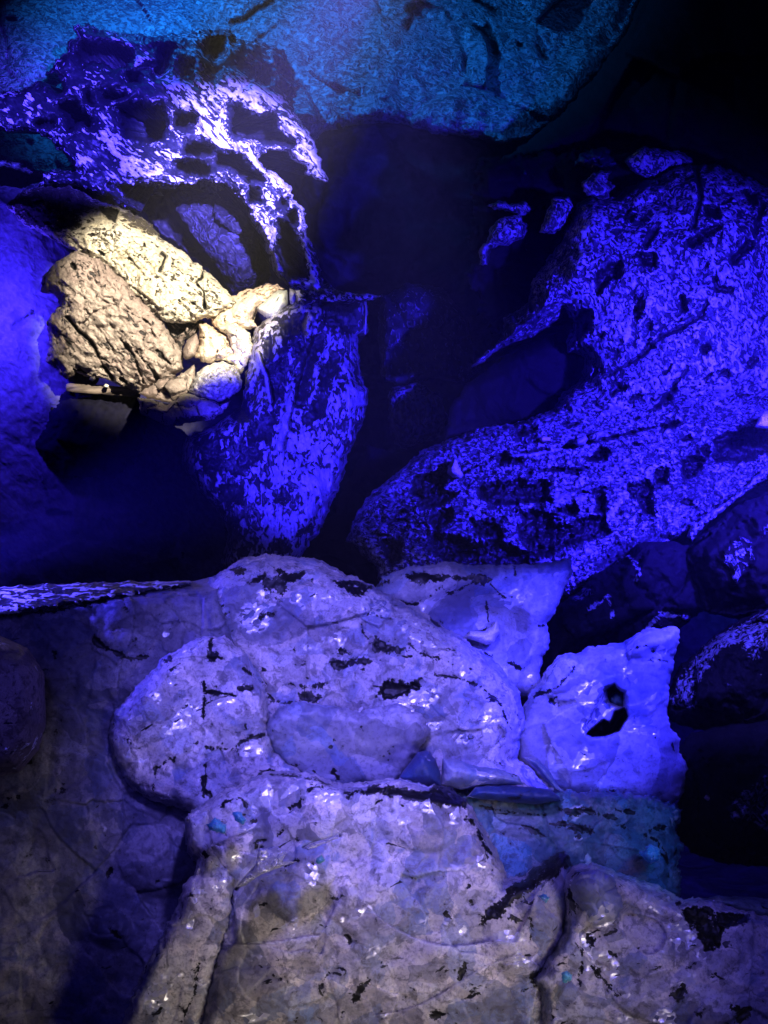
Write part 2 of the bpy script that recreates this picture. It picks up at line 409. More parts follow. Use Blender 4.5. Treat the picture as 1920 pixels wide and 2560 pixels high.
M_grey = crust_glint_mat('striped_stone', (.03, .03, .03), (.52, .55, .5), (.4, .42, .4), scale=60, ang=55, st=3.5, k=.9, soft=.08, rough=(.5, .85), bump=.8, bdist=.008, off=36)
M_white = crust_glint_mat('white_stone', (.3, .29, .27), (.84, .82, .76), (.78, .75, .68), scale=60, ang=0, st=1.2, k=.8, soft=.14, rough=(.5, .85), bump=.6, bdist=.008, off=40)
M_frost = frost_mat('milky_stone', (.42, .40, .44), (.56, .54, .54), (.70, .64, .57), scale=13)
M_frost_shade = frost_mat('shaded_milky_stone', (.17, .17, .21), (.23, .23, .26), (.27, .25, .26), (.08, .1, .19), scale=12, off=5, sss=.5, glint=.72, dark=.5, specks=.63)  # darker milky stone, the wall's weak light put into its colour
M_frostb = frost_mat('blue_milky_stone', (.46, .46, .54), (.56, .56, .64), (.66, .65, .68), scale=10, off=11, bump=.35, specks=.74, dark=.3)
M_frostt = frost_mat('teal_milky_stone', (.14, .23, .29), (.18, .28, .34), (.32, .3, .28), (.08, .28, .42), scale=11, off=15)
M_seam = frost_mat('crystal_seam', (.5, .5, .6), (.62, .62, .7), (.7, .68, .7), scale=16, off=21, bump=.4, specks=.7, dark=.6, glint=.3, tilt=1.0)
M_navy = frost_mat('navy_stone', (.035, .05, .15), (.05, .07, .19), (.1, .12, .24), (.03, .08, .2), scale=10, off=25, bump=.3, specks=.7, dark=.3)  # refracted blue put into the colour
M_cyan_glint = frost_mat('cyan_glint_chip', (.1, .42, .6), (.16, .48, .66), (.3, .55, .68), (.06, .3, .5), scale=30, off=31, bump=.4, dark=.3, glint=.5)  # cyan glints painted as colour on small modelled chips
M_rust = frost_mat('brown_milky_stone', (.30, .23, .19), (.38, .3, .25), (.45, .36, .3), (.2, .16, .15), scale=20, off=19, sss=.1, bump=.6, dark=.8)
M_wood = crust_glint_mat('weathered_wood', (.04, .03, .03), (.2, .16, .14), None, scale=30, ang=4, st=9, k=.6, soft=.2, rough=(.6, .9), bump=.5, bdist=.004, off=44)

# ------------------------------------------------------------------ the cave itself
def shell():
    us = np.linspace(-1, 1, 160); vs = np.linspace(0, 1, 90)
    A, B = np.meshgrid(us, vs); a = A.ravel() * math.pi * .62; b = B.ravel()
    rad = 6.9 - 2.2 * np.abs(b - .35) ** 2
    p = np.stack([np.sin(a) * rad, .2 + np.cos(a) * rad, -1.6 + b * 7.2], 1)
    n = fbm(p / 1.3, 4, 5) * .35 + facets((p / 1.1).astype(np.float32), 8)[0] * .3
    rr = (rad - n) / rad
    p[:, 0] *= rr; p[:, 1] = .2 + (p[:, 1] - .2) * rr
    i = np.arange(len(p)).reshape(90, 160)
    q = np.stack([i[:-1, :-1].ravel(), i[:-1, 1:].ravel(), i[1:, 1:].ravel(), i[1:, :-1].ravel()], 1)
    o = mesh_obj('cave_wall', p, q, M_cave, attrs={'crust': np.full(len(p), .5), 'dirt': np.zeros(len(p))}); tag(o, kind='structure')
    n_ = 150
    X, Y = np.meshgrid(np.linspace(-9, 9, n_), np.linspace(-4, 9, n_))
    p = np.stack([X.ravel(), Y.ravel(), np.full(n_ * n_, 0.0)], 1)
    p[:, 2] = -.35 + fbm(p / .9, 5, 3) * .16
    i = np.arange(len(p)).reshape(n_, n_)
    q = np.stack([i[:-1, :-1].ravel(), i[:-1, 1:].ravel(), i[1:, 1:].ravel(), i[1:, :-1].ravel()], 1)
    o = mesh_obj('cave_floor', p, q, M_cave, attrs={'crust': np.full(len(p), .5), 'dirt': np.zeros(len(p))}); tag(o, kind='structure')
    p = np.stack([X.ravel(), Y.ravel(), np.full(n_ * n_, 0.0)], 1)
    p[:, 2] = 5.3 + fbm(p / 1.1, 5, 9) * .35
    o = mesh_obj('cave_ceiling', p, q[:, ::-1].copy(), M_cave, attrs={'crust': np.full(len(p), .5), 'dirt': np.zeros(len(p))}); tag(o, kind='structure')
shell()

# ------------------------------------------------------------------ upper part: roof slab, flowstone, dark hollows
rock('hanging_rock', D((-90, -90), (1420, -90), (1352, 70), (1290, 160), (1225, 235), (1150, 292), (1090, 312), (1035, 298), (950, 292), (870, 268), (790, 265),
     (700, 285), (620, 360), (480, 430), (300, 430), (100, 380), (-90, 350)), 5.2, M_roof, th=1.0, bulge=.2, edge=70, gv=-.9, step=5, seed=11, flat=.45,
     rough=(('fac', .16, .55, {'crack': .1}), ('fbm', .07, .22), ('rid', .03, .07, {'ang': -25, 'st': 2})), crust=.55,
     feats=[line(Z1((1010, 100), (1060, 80), (1110, 40), (1180, 5)), 14, h=-.05, dirt=1, soft=10, jag=8), line(Z1((1120, 165), (1170, 130), (1200, 100)), 12, h=-.04, dirt=1, soft=10, jag=9),
            line(Z2((105, 120), (125, 80), (110, 40), (170, 20), (260, 40), (290, 80)), 14, h=-.04, dirt=1, soft=10, jag=9),
            poly(Z2((350, 95), (430, 110), (455, 100), (470, 140), (500, 200), (540, 150), (560, 160), (500, 190), (495, 265), (470, 230), (455, 170), (400, 130)), h=-.04, dirt=1, soft=10, jag=9),
            line(Z2((310, 100), (325, 170), (350, 230), (350, 300), (385, 380), (360, 420)), 5, h=-.03, dirt=.8, soft=8), line(Z2((665, 195), (700, 255)), 14, h=-.04, dirt=1, soft=10, jag=9),
            poly(Z2((575, 180), (600, 185), (600, 210), (570, 205)), dirt=1, h=-.05), line(Z2((400, 0), (480, 45)), 12, dirt=1, h=-.08),
            poly(Z1((20, 75), (70, 70), (75, 95), (30, 90)), dirt=1, h=-.1), line(Z1((1460, 540), (1500, 610), (1540, 660)), 10, dirt=1, h=-.06)],
     label='huge cyan lit slab of rock hanging over the top of the grotto')
rock('overhang_rock', D((1425, -90), (1760, -90), (1760, 470), (1640, 400), (1560, 345), (1440, 325), (1290, 330), (1180, 350), (1070, 352), (1150, 300), (1225, 235), (1290, 160), (1352, 70)),
     4.6, M_dark, th=1.2, bulge=.3, edge=160, gv=-.5, gu=-.35, step=6, seed=12, rough=(('fac', .14, .6), ('fbm', .06, .25)), crust=.1,
     label='nearly black overhanging rock filling the upper right corner')

fl = [  # dark hollows that pierce the flowstone
    Q1((1000, 930), (1090, 890), (1190, 880), (1330, 930), (1390, 900), (1430, 990), (1430, 1100), (1400, 1200), (1200, 1230), (1090, 1180), (1050, 1060)),
    Q1((490, 915), (570, 880), (660, 885), (720, 960), (790, 1050), (770, 1090), (690, 1060), (600, 1120), (555, 1010)),
    Q1((360, 650), (480, 640), (530, 700), (545, 810), (480, 800), (420, 770), (330, 770)), Q1((1060, 620), (1190, 630), (1200, 710), (1120, 700)),
    Q1((300, 1060), (370, 1020), (460, 1030), (450, 1080), (330, 1090)),
    Q1((1360, 400), (1480, 420), (1450, 560), (1380, 640), (1340, 600), (1350, 560), (1190, 600), (1280, 560), (1370, 540), (1390, 470)),
    Q1((700, 370), (950, 380), (1130, 430), (1140, 540), (1080, 590), (960, 590), (900, 550), (700, 540), (650, 480)),
    Q1((870, 790), (1080, 800), (1080, 850), (880, 860)), Q1((740, 800), (780, 820), (790, 900), (750, 880)),
    Q2((300, 0), (410, 0), (380, 90), (340, 140), (300, 90)), Q2((480, 630), (560, 600), (710, 660), (830, 650), (880, 720), (850, 760), (930, 830), (1020, 890), (1000, 920), (890, 880), (760, 880), (680, 840), (640, 820), (520, 850), (470, 810)),
    Q2((340, 960), (480, 970), (600, 1040), (720, 1160), (750, 1220), (620, 1230), (560, 1170), (470, 1110), (350, 1080)),
    Q2((0, 1040), (180, 1040), (300, 1080), (320, 1110), (300, 1180), (200, 1170), (80, 1150), (0, 1120)),
    Q2((640, 1270), (710, 1290), (700, 1390), (640, 1400)), Z1((1215, 960), (1255, 950), (1300, 1080), (1318, 1190), (1245, 1195), (1200, 1070)),
    Q2((20, 200), (120, 200), (130, 320), (60, 320)), Q2((0, 640), (120, 640), (170, 660), (160, 720), (70, 770), (0, 740)), Q2((80, 880), (240, 880), (320, 980), (200, 1000), (80, 980)),
    Q2((560, 560), (480, 560), (480, 640), (560, 640)), Q2((760, 250), (830, 300), (800, 370), (720, 330)), Q2((900, 1400), (960, 1380), (930, 1470), (900, 1480)),
    Q2((960, 1520), (1030, 1460), (1030, 1600), (980, 1590))]
strands = [  # raised ribs, painted white for the grazing light on them
    (Q1((900, 1150), (1000, 1330), (1080, 1440), (1200, 1500), (1400, 1530), (1540, 1560), (1630, 1610)), 34, 1.05),
    (Q1((1000, 1180), (1060, 1260), (1130, 1330), (1250, 1370), (1380, 1450)), 24, .95),
    (Q1((1330, 1200), (1390, 1310), (1480, 1340), (1560, 1370), (1659, 1350)), 20, .95),
    (Q2((150, 150), (190, 330), (280, 460), (380, 560)), 40, .85), (Q2((10, 420), (120, 560), (260, 700), (380, 840), (520, 920)), 60, 1.0),
    (Q2((420, 380), (540, 460), (620, 560), (700, 620)), 60, .95), (Q2((700, 420), (820, 520), (930, 660), (1060, 760), (1170, 860)), 44, .95),
    (Q2((480, 300), (640, 400), (740, 480)), 40, .8), (Q2((840, 150), (860, 300), (960, 380), (1070, 410)), 22, .8),
    (Q2((880, 720), (1010, 800), (1120, 880), (1180, 990), (1240, 1120), (1320, 1230)), 44, 1.1), (Q2((1040, 950), (1110, 1080), (1180, 1180)), 24, .95),
    (Q2((380, 560), (450, 740), (540, 900), (640, 1020), (760, 1140), (900, 1230), (1000, 1330), (1060, 1480), (1100, 1640), (1120, 1760)), 30, .95),
    (Q2((560, 850), (660, 880), (760, 920), (880, 960)), 16, .9), (Q2((210, 1190), (320, 1230), (400, 1260)), 18, 1.0),
    (Q2((300, 1140), (430, 1110), (540, 1190), (600, 1320), (640, 1440), (740, 1560), (800, 1760)), 26, 1.0),
    (Q2((700, 1470), (760, 1560), (840, 1680), (880, 1800)), 44, 1.2), (Q2((640, 1240), (760, 1300), (800, 1400), (880, 1520), (980, 1620)), 34, .72),
    (Z1((1130, 930), (1160, 1020), (1190, 1120), (1230, 1210)), 34, 1.2), (Z1((1290, 1000), (1320, 1080), (1350, 1150), (1375, 1240)), 26, 1.1),
    (Z1((1190, 1200), (1260, 1215), (1340, 1230), (1400, 1265), (1460, 1285)), 16, 1.0), (Z1((1225, 1030), (1240, 1050)), 18, 1.0),
    (Q2((0, 1000), (100, 1010), (220, 1030), (330, 1000)), 12, .9)]
rock('flowstone_cascade', Z1((-90, 400), (60, 395), (185, 335), (240, 265), (300, 215), (280, 180), (330, 165), (310, 110), (380, 105), (470, 135), (600, 150), (720, 150), (860, 135), (1000, 120), (1015, 175), (1110, 175),
     (1215, 215), (1260, 300), (1305, 380), (1265, 425), (1275, 480), (1330, 560), (1372, 640), (1395, 720), (1425, 795), (1390, 780), (1335, 750), (1290, 690), (1230, 655), (1130, 655), (1110, 690),
     (1180, 745), (1265, 810), (1265, 850), (1315, 920), (1325, 1010), (1375, 1120), (1395, 1225), (1470, 1268), (1480, 1290), (1390, 1290), (1340, 1265), (1250, 1235), (1200, 1195), (1160, 1080), (1130, 1010), (1085, 915),
     (1050, 870), (1000, 815), (930, 790), (880, 780), (850, 800), (780, 800), (700, 815), (620, 800), (470, 795), (520, 830), (610, 915), (540, 900), (450, 850), (330, 805), (180, 812), (120, 835), (40, 865), (60, 840), (150, 795), (205, 742), (340, 745), (285, 685),
     (220, 605), (170, 575), (60, 570), (-90, 540)), 4.35, M_flow, th=.35, bulge=.1, edge=30, gv=-.25, gu=.1, step=2.6, jag=12, holes=fl, seed=21, crust=.40,
     rough=(('fbm', .05, .3), ('rid', .022, .05, {'ang': -42, 'st': 3, 'c': .1}), ('rid', .01, .02, {'ang': -42, 'st': 2.5, 'c': .12})),
     feats=[line(p, w, h=.035, crust=.46 + .08 * c, soft=16, jag=9) for p, w, c in strands] +
           [poly(p, h=0, crust=.2, soft=10, jag=8, grow=8) for p in fl] +  # rims and hollow floor painted dark in place of shade
           [poly(Q1((1000, 1060), (1400, 1000), (1420, 1180), (1150, 1190)), crust=.12, soft=14)],
     label='spiky cascade of flowstone with dark hollows and painted white glitter, sparkling in the violet light', cat='flowstone')
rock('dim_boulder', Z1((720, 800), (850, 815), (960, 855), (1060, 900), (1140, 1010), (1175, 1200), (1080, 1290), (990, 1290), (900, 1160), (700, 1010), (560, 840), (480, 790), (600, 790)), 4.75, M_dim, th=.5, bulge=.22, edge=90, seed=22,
     step=4, gu=-.2, rough=(('fac', .08, .3), ('fbm', .05, .15), ('rid', .02, .05, {'ang': -45, 'st': 2})), crust=.45,
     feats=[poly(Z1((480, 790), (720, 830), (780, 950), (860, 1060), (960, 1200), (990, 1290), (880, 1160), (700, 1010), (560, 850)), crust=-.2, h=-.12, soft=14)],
     label='dim blue boulder sheltered behind the forked tongue of flowstone')
rock('cavern_block', D((700, 270), (860, 262), (960, 290), (1040, 300), (1085, 345), (1060, 440), (1040, 560), (1000, 640), (820, 660), (700, 640), (660, 560), (640, 420)), 5.6, M_cave, th=.6, bulge=.25, edge=150, gv=.6,
     seed=23, step=7, rough=(('fac', .14, .6), ('fbm', .05, .2)), label='shadowy navy block of rock in the recess right of the bright flowstone')

# ------------------------------------------------------------------ warm lit group on the left
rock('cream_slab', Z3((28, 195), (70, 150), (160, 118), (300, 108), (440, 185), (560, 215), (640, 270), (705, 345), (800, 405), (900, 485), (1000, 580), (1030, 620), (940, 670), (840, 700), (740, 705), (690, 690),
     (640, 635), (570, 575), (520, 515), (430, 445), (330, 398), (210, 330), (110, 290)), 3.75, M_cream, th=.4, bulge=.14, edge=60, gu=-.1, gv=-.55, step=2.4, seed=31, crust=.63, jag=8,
     rough=(('fac', .03, .15, {'crack': 0}), ('fbm', .03, .12), ('rid', .012, .028, {'ang': -35, 'st': 2.5, 'c': .16}), ('fbm', .01, .02, {'c': .16}), ('fac', .014, .035, {'crack': .1}), ('pit', .02, .03, {'ang': -35, 'st': 2, 't': .44})),
     feats=[poly(Z3((20, 180), (150, 110), (300, 100), (450, 185), (440, 215), (340, 245), (350, 290), (250, 300), (120, 290)), crust=.32, soft=16, jag=12, h=-.03),
            poly(Z3((500, 225), (570, 205), (660, 280), (710, 345), (640, 320), (560, 290)), crust=.3, soft=12, jag=10),
            poly(Z3((430, 205), (520, 215), (500, 280), (460, 250)), dirt=.9, h=-.05, jag=6),
            line(Z3((880, 470), (870, 510), (845, 530), (880, 570), (885, 640)), 7, h=-.06, dirt=1, jag=4), line(Z3((700, 405), (715, 420), (690, 480)), 10, h=-.04, dirt=.8, jag=5),
            line(Z3((560, 540), (640, 600), (690, 650)), 5, h=-.02, dirt=.6), line(Z3((620, 440), (740, 520), (840, 600)), 4, h=-.02), line(Z3((420, 330), (540, 400), (640, 520)), 5, h=-.03)],
     label='long cream coloured slab glaring in warm light, sloping down to the right')
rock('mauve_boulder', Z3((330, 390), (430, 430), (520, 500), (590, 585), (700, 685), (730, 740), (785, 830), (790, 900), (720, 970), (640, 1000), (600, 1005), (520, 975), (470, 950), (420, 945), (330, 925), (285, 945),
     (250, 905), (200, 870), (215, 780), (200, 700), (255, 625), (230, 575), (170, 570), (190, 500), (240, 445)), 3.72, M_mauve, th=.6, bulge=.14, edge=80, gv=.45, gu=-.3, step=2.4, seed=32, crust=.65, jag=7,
     rough=(('fac', .03, .2, {'crack': .0}), ('fbm', .03, .1), ('rid', .03, .05, {'ang': -42, 'st': 3.2, 'c': .3}), ('fbm', .012, .025, {'c': .16}), ('fac', .016, .04, {'crack': .15}), ('pit', .03, .04, {'ang': -45, 'st': 3, 't': .38})),
     feats=[line(Z3((290, 680), (340, 740), (400, 790), (440, 880), (490, 950)), 9, h=-.05, dirt=1, jag=5), line(Z3((520, 770), (580, 850), (620, 960)), 7, h=-.04, dirt=.9, jag=6),
            line(Z3((650, 730), (690, 800), (720, 900)), 6, h=-.03, dirt=.7, jag=7), line(Z3((460, 690), (540, 780)), 4, h=-.03, dirt=.6, jag=6), line(Z3((590, 830), (650, 900), (690, 960)), 8, h=-.03, dirt=.9, jag=8),
            line(Z3((430, 600), (520, 640), (640, 700)), 4, h=-.02, dirt=.6, jag=6), line(Z3((360, 640), (450, 760), (530, 900)), 4, h=-.02, dirt=.55, jag=7)],
     label='mauve cracked boulder in half shade under the cream slab')
rock('pink_block', Z3((850, 700), (900, 710), (985, 760), (1010, 830), (960, 865), (885, 880), (845, 855), (860, 790)), 3.62, M_pink, th=.3, bulge=.09, edge=30, step=2.6, seed=33, crust=.68, jag=7,
     rough=(('fac', .03, .1), ('fbm', .02, .06)), feats=[line(Z3((855, 765), (910, 770)), 4, dirt=.8, h=-.03), line(Z3((940, 820), (930, 870)), 4, dirt=.8, h=-.03)],
     label='pinkish brick shaped stone between the mauve boulder and the pebbly rim')
rock('white_boulder', Z3((815, 1000), (850, 920), (890, 888), (960, 870), (1010, 890), (1042, 940), (1045, 985), (990, 1030), (940, 1045), (870, 1025)), 3.52, M_white, th=.3, bulge=.15, edge=75, step=2.4, seed=34, crust=.6, jag=6,
     rough=(('fbm', .015, .08), ('rid', .01, .03, {'c': .15}), ('fac', .012, .03, {'crack': .2}), ('pit', .015, .03, {'t': .42})), label='round white boulder glowing at the lower tip of the warm group')
rock('pebble_crust', Z3((990, 700), (1080, 745), (1095, 800), (1085, 850), (1060, 890), (1045, 940), (1005, 885), (950, 865), (1005, 830), (985, 770), (930, 720)), 3.58, M_cream, th=.25, bulge=.07, edge=26, step=2.6, seed=35, crust=.8, jag=6,
     rough=(('fac', .04, .035, {'crack': .5, 'dirt': .8, 'dw': .05}), ('fbm', .02, .06)), label='yellowish crust of pebbles on the right rim of the warm group')
rock('rubble_bank', Z3((600, 1030), (660, 1035), (720, 1055), (800, 1005), (870, 1030), (950, 1050), (1000, 1040), (960, 1090), (920, 1120), (830, 1130), (750, 1155), (690, 1135), (640, 1110), (605, 1085)), 3.5, M_cream, th=.3, bulge=.08, edge=26,
     step=2.6, seed=36, crust=.72, jag=7, rough=(('fac', .05, .06, {'crack': .3, 'dirt': .9, 'dw': .06}), ('fbm', .03, .05)), feats=[poly(Z3((760, 1110), (900, 1100), (880, 1140), (740, 1160)), crust=.25, soft=10)],
     label='bank of pale rubble below the round white boulder')
rock('loose_rubble', Z3((690, 950), (770, 930), (840, 880), (845, 960), (815, 1010), (740, 1050), (650, 1030), (600, 1010), (640, 985)), 3.62, M_mauve, th=.25, bulge=.06, edge=30, step=2.8, seed=37, crust=.7, jag=6,
     rough=(('fac', .05, .08, {'crack': .3, 'dirt': .9, 'dw': .07}), ('fbm', .03, .05)), label='loose brown rubble between the mauve boulder and the white one')
rock('cobble', Z3((790, 830), (805, 780), (850, 745), (862, 790), (845, 850), (800, 865)), 3.6, M_mauve, th=.2, bulge=.07, edge=26, step=2.6, seed=38, crust=.95, jag=3, rough=(('fac', .03, .09), ('fbm', .015, .04)),
     label='small grey brown cobble beside the pinkish block', cat='stone')
rock('wedged_stones', Z3((710, 700), (760, 700), (840, 690), (880, 700), (850, 745), (800, 780), (780, 830), (740, 760)), 3.7, M_mauve, th=.2, bulge=.05, edge=20, step=2.6, seed=39, crust=.5, jag=6,
     rough=(('fac', .06, .06, {'crack': .4, 'dirt': 1, 'dw': .12}),), label='dark wedge of little stones jammed under the cream slab')
rock('orange_stone', Z3((1000, 600), (1050, 565), (1130, 540), (1200, 535), (1225, 555), (1185, 590), (1120, 640), (1090, 690), (1110, 720), (1040, 745), (940, 730), (900, 680), (960, 640)), 3.66, M_pink, th=.3, bulge=.1, edge=36, step=2.6, seed=40, crust=.66, jag=7,
     rough=(('fac', .04, .09, {'crack': .1}), ('fbm', .02, .05, {'c': .2}), ('fbm', .006, .015, {'c': .1})), feats=[line(Z3((1110, 640), (1090, 690)), 4, dirt=.8, h=-.03)],
     label='pale orange stone between the cream slab and the foot of the flowstone')
rock('striped_stone', Z3((1150, 600), (1195, 562), (1240, 562), (1245, 620), (1210, 670), (1180, 692), (1140, 680), (1105, 640)), 3.62, M_grey, th=.2, bulge=.07, edge=26, step=2.4, seed=41, crust=.75, jag=3,
     rough=(('fbm', .015, .05),), label='grey green striped stone right of the pale orange one', cat='stone')
rock('pillar_stone', Z3((1250, 555), (1280, 565), (1285, 610), (1295, 630), (1260, 642), (1250, 600)), 3.63, M_white, th=.12, bulge=.04, edge=14, step=2.4, seed=42, crust=.8, jag=2, rough=(('fbm', .01, .03),),
     label='small upright white stone below the foot of the flowstone', cat='stone')
# ledge under the boulder
def bar(name, p0, p1, depth, th_, mat, parent=None, n=40, wob=.004, seed=3, base=None):
    a = np.array(p0); b = np.array(p1); prof = [(-.5, -.5), (-.2, -.56), (.2, -.54), (.5, -.48), (.56, 0), (.5, .5), (.2, .55), (-.2, .53), (-.5, .5), (-.56, 0)]
    vs = []; m = len(prof)
    for i in range(n + 1):
        c = a + (b - a) * i / n; k = 1 - .25 * (abs(i / n - .5) * 2) ** 6
        for (yy, zz) in prof: vs.append((c[0], c[1] + yy * depth * k, c[2] + zz * th_ * k))
    vs = np.array(vs, np.float32); vs += np.stack([fbm(vs / .05 + s, 3, seed + s) for s in range(3)], 1) * wob
    fs = [(i * m + j, i * m + (j + 1) % m, (i + 1) * m + (j + 1) % m, (i + 1) * m + j) for i in range(n) for j in range(m)]
    fs += [tuple(range(m))[::-1], tuple(n * m + j for j in range(m))]
    return mesh_obj(name, vs, fs, mat, parent, {'crust': np.full(len(vs), .55), 'dirt': np.zeros(len(vs))})
blk = rock('ledge_block', Z3((290, 985), (440, 1005), (600, 1012), (602, 1080), (640, 1150), (600, 1300), (480, 1380), (260, 1380), (150, 1240), (220, 1080)), 4.0, M_shaded_ledge, th=.4, bulge=.12, edge=70, step=4, seed=43, crust=.4, jag=14,
     rough=(('fac', .06, .3), ('fbm', .02, .1)), label='block painted dark as if shaded, with a weathered pale board along its top, under the mauve boulder', cat='ledge')
o_ = bar('board', at(*Z3((293, 985))[0], 3.86), at(*Z3((598, 1006))[0], 3.86), .06, .03, M_wood, blk)

rock('pebble', Z3((383, 948), (392, 935), (410, 936), (413, 948), (400, 958)), 3.5, M_white, th=.03, bulge=.02, edge=8, step=1.6, seed=46, crust=.8, jag=1, rough=(('fbm', .004, .02),), label='tiny bright pebble caught under the lower edge of the mauve boulder', cat='pebble')
rock('pebble', Z3((446, 975), (455, 966), (470, 972), (468, 984), (452, 985)), 3.78, M_white, th=.03, bulge=.02, edge=8, step=1.6, seed=47, crust=.8, jag=1, rough=(('fbm', .004, .02),), label='tiny bright pebble lying on the weathered board', cat='pebble')

# ------------------------------------------------------------------ blue hazed recess at the far left
rock('washed_rock', D((-400, 330), (60, 410), (150, 500), (210, 700), (210, 850), (330, 890), (420, 950), (480, 1100), (510, 1260), (420, 1340), (-400, 1370)), 4.1, M_wash, th=.5, bulge=.12, edge=120, gu=.1, step=5, seed=45, jag=12, rough=(('fac', .05, .35, {'crack': .0}), ('fbm', .05, .35), ('fbm', .008, .06, {'c': .15})), crust=.5, label='rough rock at the left edge, washed in blue light that fades into a dark recess')

# ------------------------------------------------------------------ the veil in the middle
gaps = [Z3((1140, 760), (1180, 760), (1175, 860), (1150, 980), (1125, 900)), Z3((1200, 690), (1330, 660), (1310, 760), (1230, 780)), Z3((1390, 600), (1560, 610), (1560, 730), (1480, 750), (1420, 700)),
        Z3((1290, 790), (1380, 740), (1400, 800), (1340, 900), (1320, 1040), (1280, 1100), (1260, 980)), Z3((1180, 880), (1220, 870), (1210, 1010), (1180, 1100), (1160, 1000)), Z3((1440, 830), (1490, 820), (1450, 930), (1400, 1000), (1390, 920)),
        Z3((1040, 1030), (1090, 1000), (1080, 1120), (1030, 1180), (1010, 1100)), Z3((1100, 1120), (1200, 1080), (1180, 1200), (1100, 1240), (1060, 1200)), Z3((1320, 1060), (1420, 1010), (1400, 1090), (1300, 1160)),
        Z3((850, 1220), (900, 1200), (960, 1260), (940, 1330), (880, 1340)), Z3((1040, 1240), (1140, 1260), (1080, 1340), (1000, 1360)),
        Q3((1370, 730), (1480, 700), (1500, 760), (1440, 860), (1380, 820)), Q3((1480, 870), (1590, 860), (1640, 920), (1600, 1020), (1470, 1010), (1450, 920)), Z5((1190, 40), (1250, 20), (1260, 90), (1200, 100)), Z5((1170, 270), (1240, 260), (1240, 300), (1180, 300))]
rock('veil_rock', Z3((1100, 730), (1150, 690), (1220, 640), (1300, 600), (1400, 588), (1590, 590), (1585, 740), (1545, 760), (1555, 900), (1595, 1000), (1570, 1120), (1530, 1210), (1490, 1340)) +
     D((705, 1120), (660, 1190), (640, 1225), (600, 1290), (520, 1290), (478, 1215), (492, 1150), (470, 1100), (420, 1050), (392, 1000), (400, 945), (470, 915), (520, 880), (535, 800)), 3.55, M_veil, th=.4, bulge=.15, edge=60, gu=-.1, gv=-.2, step=2.8, seed=51, crust=.5,
     jag=7, rough=(('fbm', .06, .25), ('rid', .03, .055, {'ang': -82, 'st': 4.5, 'c': .3}), ('fbm', .012, .06, {'c': .16})), flat=.4,
     feats=[poly(p, h=-.03, crust=.1, soft=26, jag=16) for p in gaps] + [line(Z3((1110, 830), (1150, 930), (1170, 1040)), 10, h=.03, crust=.9, jag=4), line(Z3((1340, 680), (1330, 800), (1290, 900), (1240, 1100), (1210, 1240)), 20, h=.03, dc=.12, jag=8),  # gaps painted dark as shade over shallow dents
            line(Z3((1160, 720), (1140, 800), (1100, 950), (1050, 1100)), 14, dc=.1, jag=8), poly(D((480, 1100), (560, 1080), (560, 1210), (490, 1200)), crust=.42, soft=20), poly(D((580, 900), (790, 830), (740, 1020), (700, 1120), (560, 1160)), dc=.05, soft=30)],
     label='tall veil of blue speckled flowstone hanging in the middle of the grotto', cat='flowstone')
# trickle of water from the lip
tp = [at(u, v, 3.32) for u, v in D((790, 652), (791, 672), (790, 700), (789, 722))]
vs = []; fs = []
for i, p in enumerate(tp):
    for j in range(6):
        a = j * math.pi / 3; vs.append((p[0] + math.cos(a) * .0028, p[1] + math.sin(a) * .0028, p[2]))
fs = [(i * 6 + j, i * 6 + (j + 1) % 6, i * 6 + 6 + (j + 1) % 6, i * 6 + 6 + j) for i in range(3) for j in range(6)] + [tuple(range(6)), tuple(18 + j for j in range(6))[::-1]]
t = NT('trickle_water'); M_tr = t.done(t.n('ShaderNodeBsdfPrincipled', {'Base Color': (.8, .8, .85, 1), 'Roughness': .25, 'Specular IOR Level': .8}).outputs[0])
tag(mesh_obj('water_trickle', vs, fs, M_tr), 'thin bright trickle of water falling from the lip of the veil', 'water trickle')
rock('wet_lip', D((640, 628), (690, 622), (740, 632), (800, 636), (822, 640), (800, 648), (740, 650), (680, 654), (640, 655)), 3.5, M_flow, th=.2, bulge=.03, edge=10, step=2, seed=52, crust=.5, jag=9, gv=-.3,
     rough=(('fac', .02, .02, {'crack': .3}), ('fbm', .02, .05, {'c': .2})), label='wet glinting lip of stone from which the trickle falls')

# ------------------------------------------------------------------ the dark cleft
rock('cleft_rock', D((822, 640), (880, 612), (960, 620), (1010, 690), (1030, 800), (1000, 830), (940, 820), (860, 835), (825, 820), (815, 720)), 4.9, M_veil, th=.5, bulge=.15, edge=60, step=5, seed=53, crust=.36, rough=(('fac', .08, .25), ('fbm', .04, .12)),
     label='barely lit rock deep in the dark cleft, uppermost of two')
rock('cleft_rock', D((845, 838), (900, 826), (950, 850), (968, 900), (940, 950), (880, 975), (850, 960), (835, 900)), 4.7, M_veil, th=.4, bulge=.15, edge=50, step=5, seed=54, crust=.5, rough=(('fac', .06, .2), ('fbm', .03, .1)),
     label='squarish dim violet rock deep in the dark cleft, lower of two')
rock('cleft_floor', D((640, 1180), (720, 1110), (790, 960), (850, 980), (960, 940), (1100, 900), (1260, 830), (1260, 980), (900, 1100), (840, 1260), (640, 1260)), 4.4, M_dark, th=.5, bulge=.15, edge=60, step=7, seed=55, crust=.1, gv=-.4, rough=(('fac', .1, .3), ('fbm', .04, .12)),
     label='black uneven rock at the bottom of the cleft between veil and gravel bank')

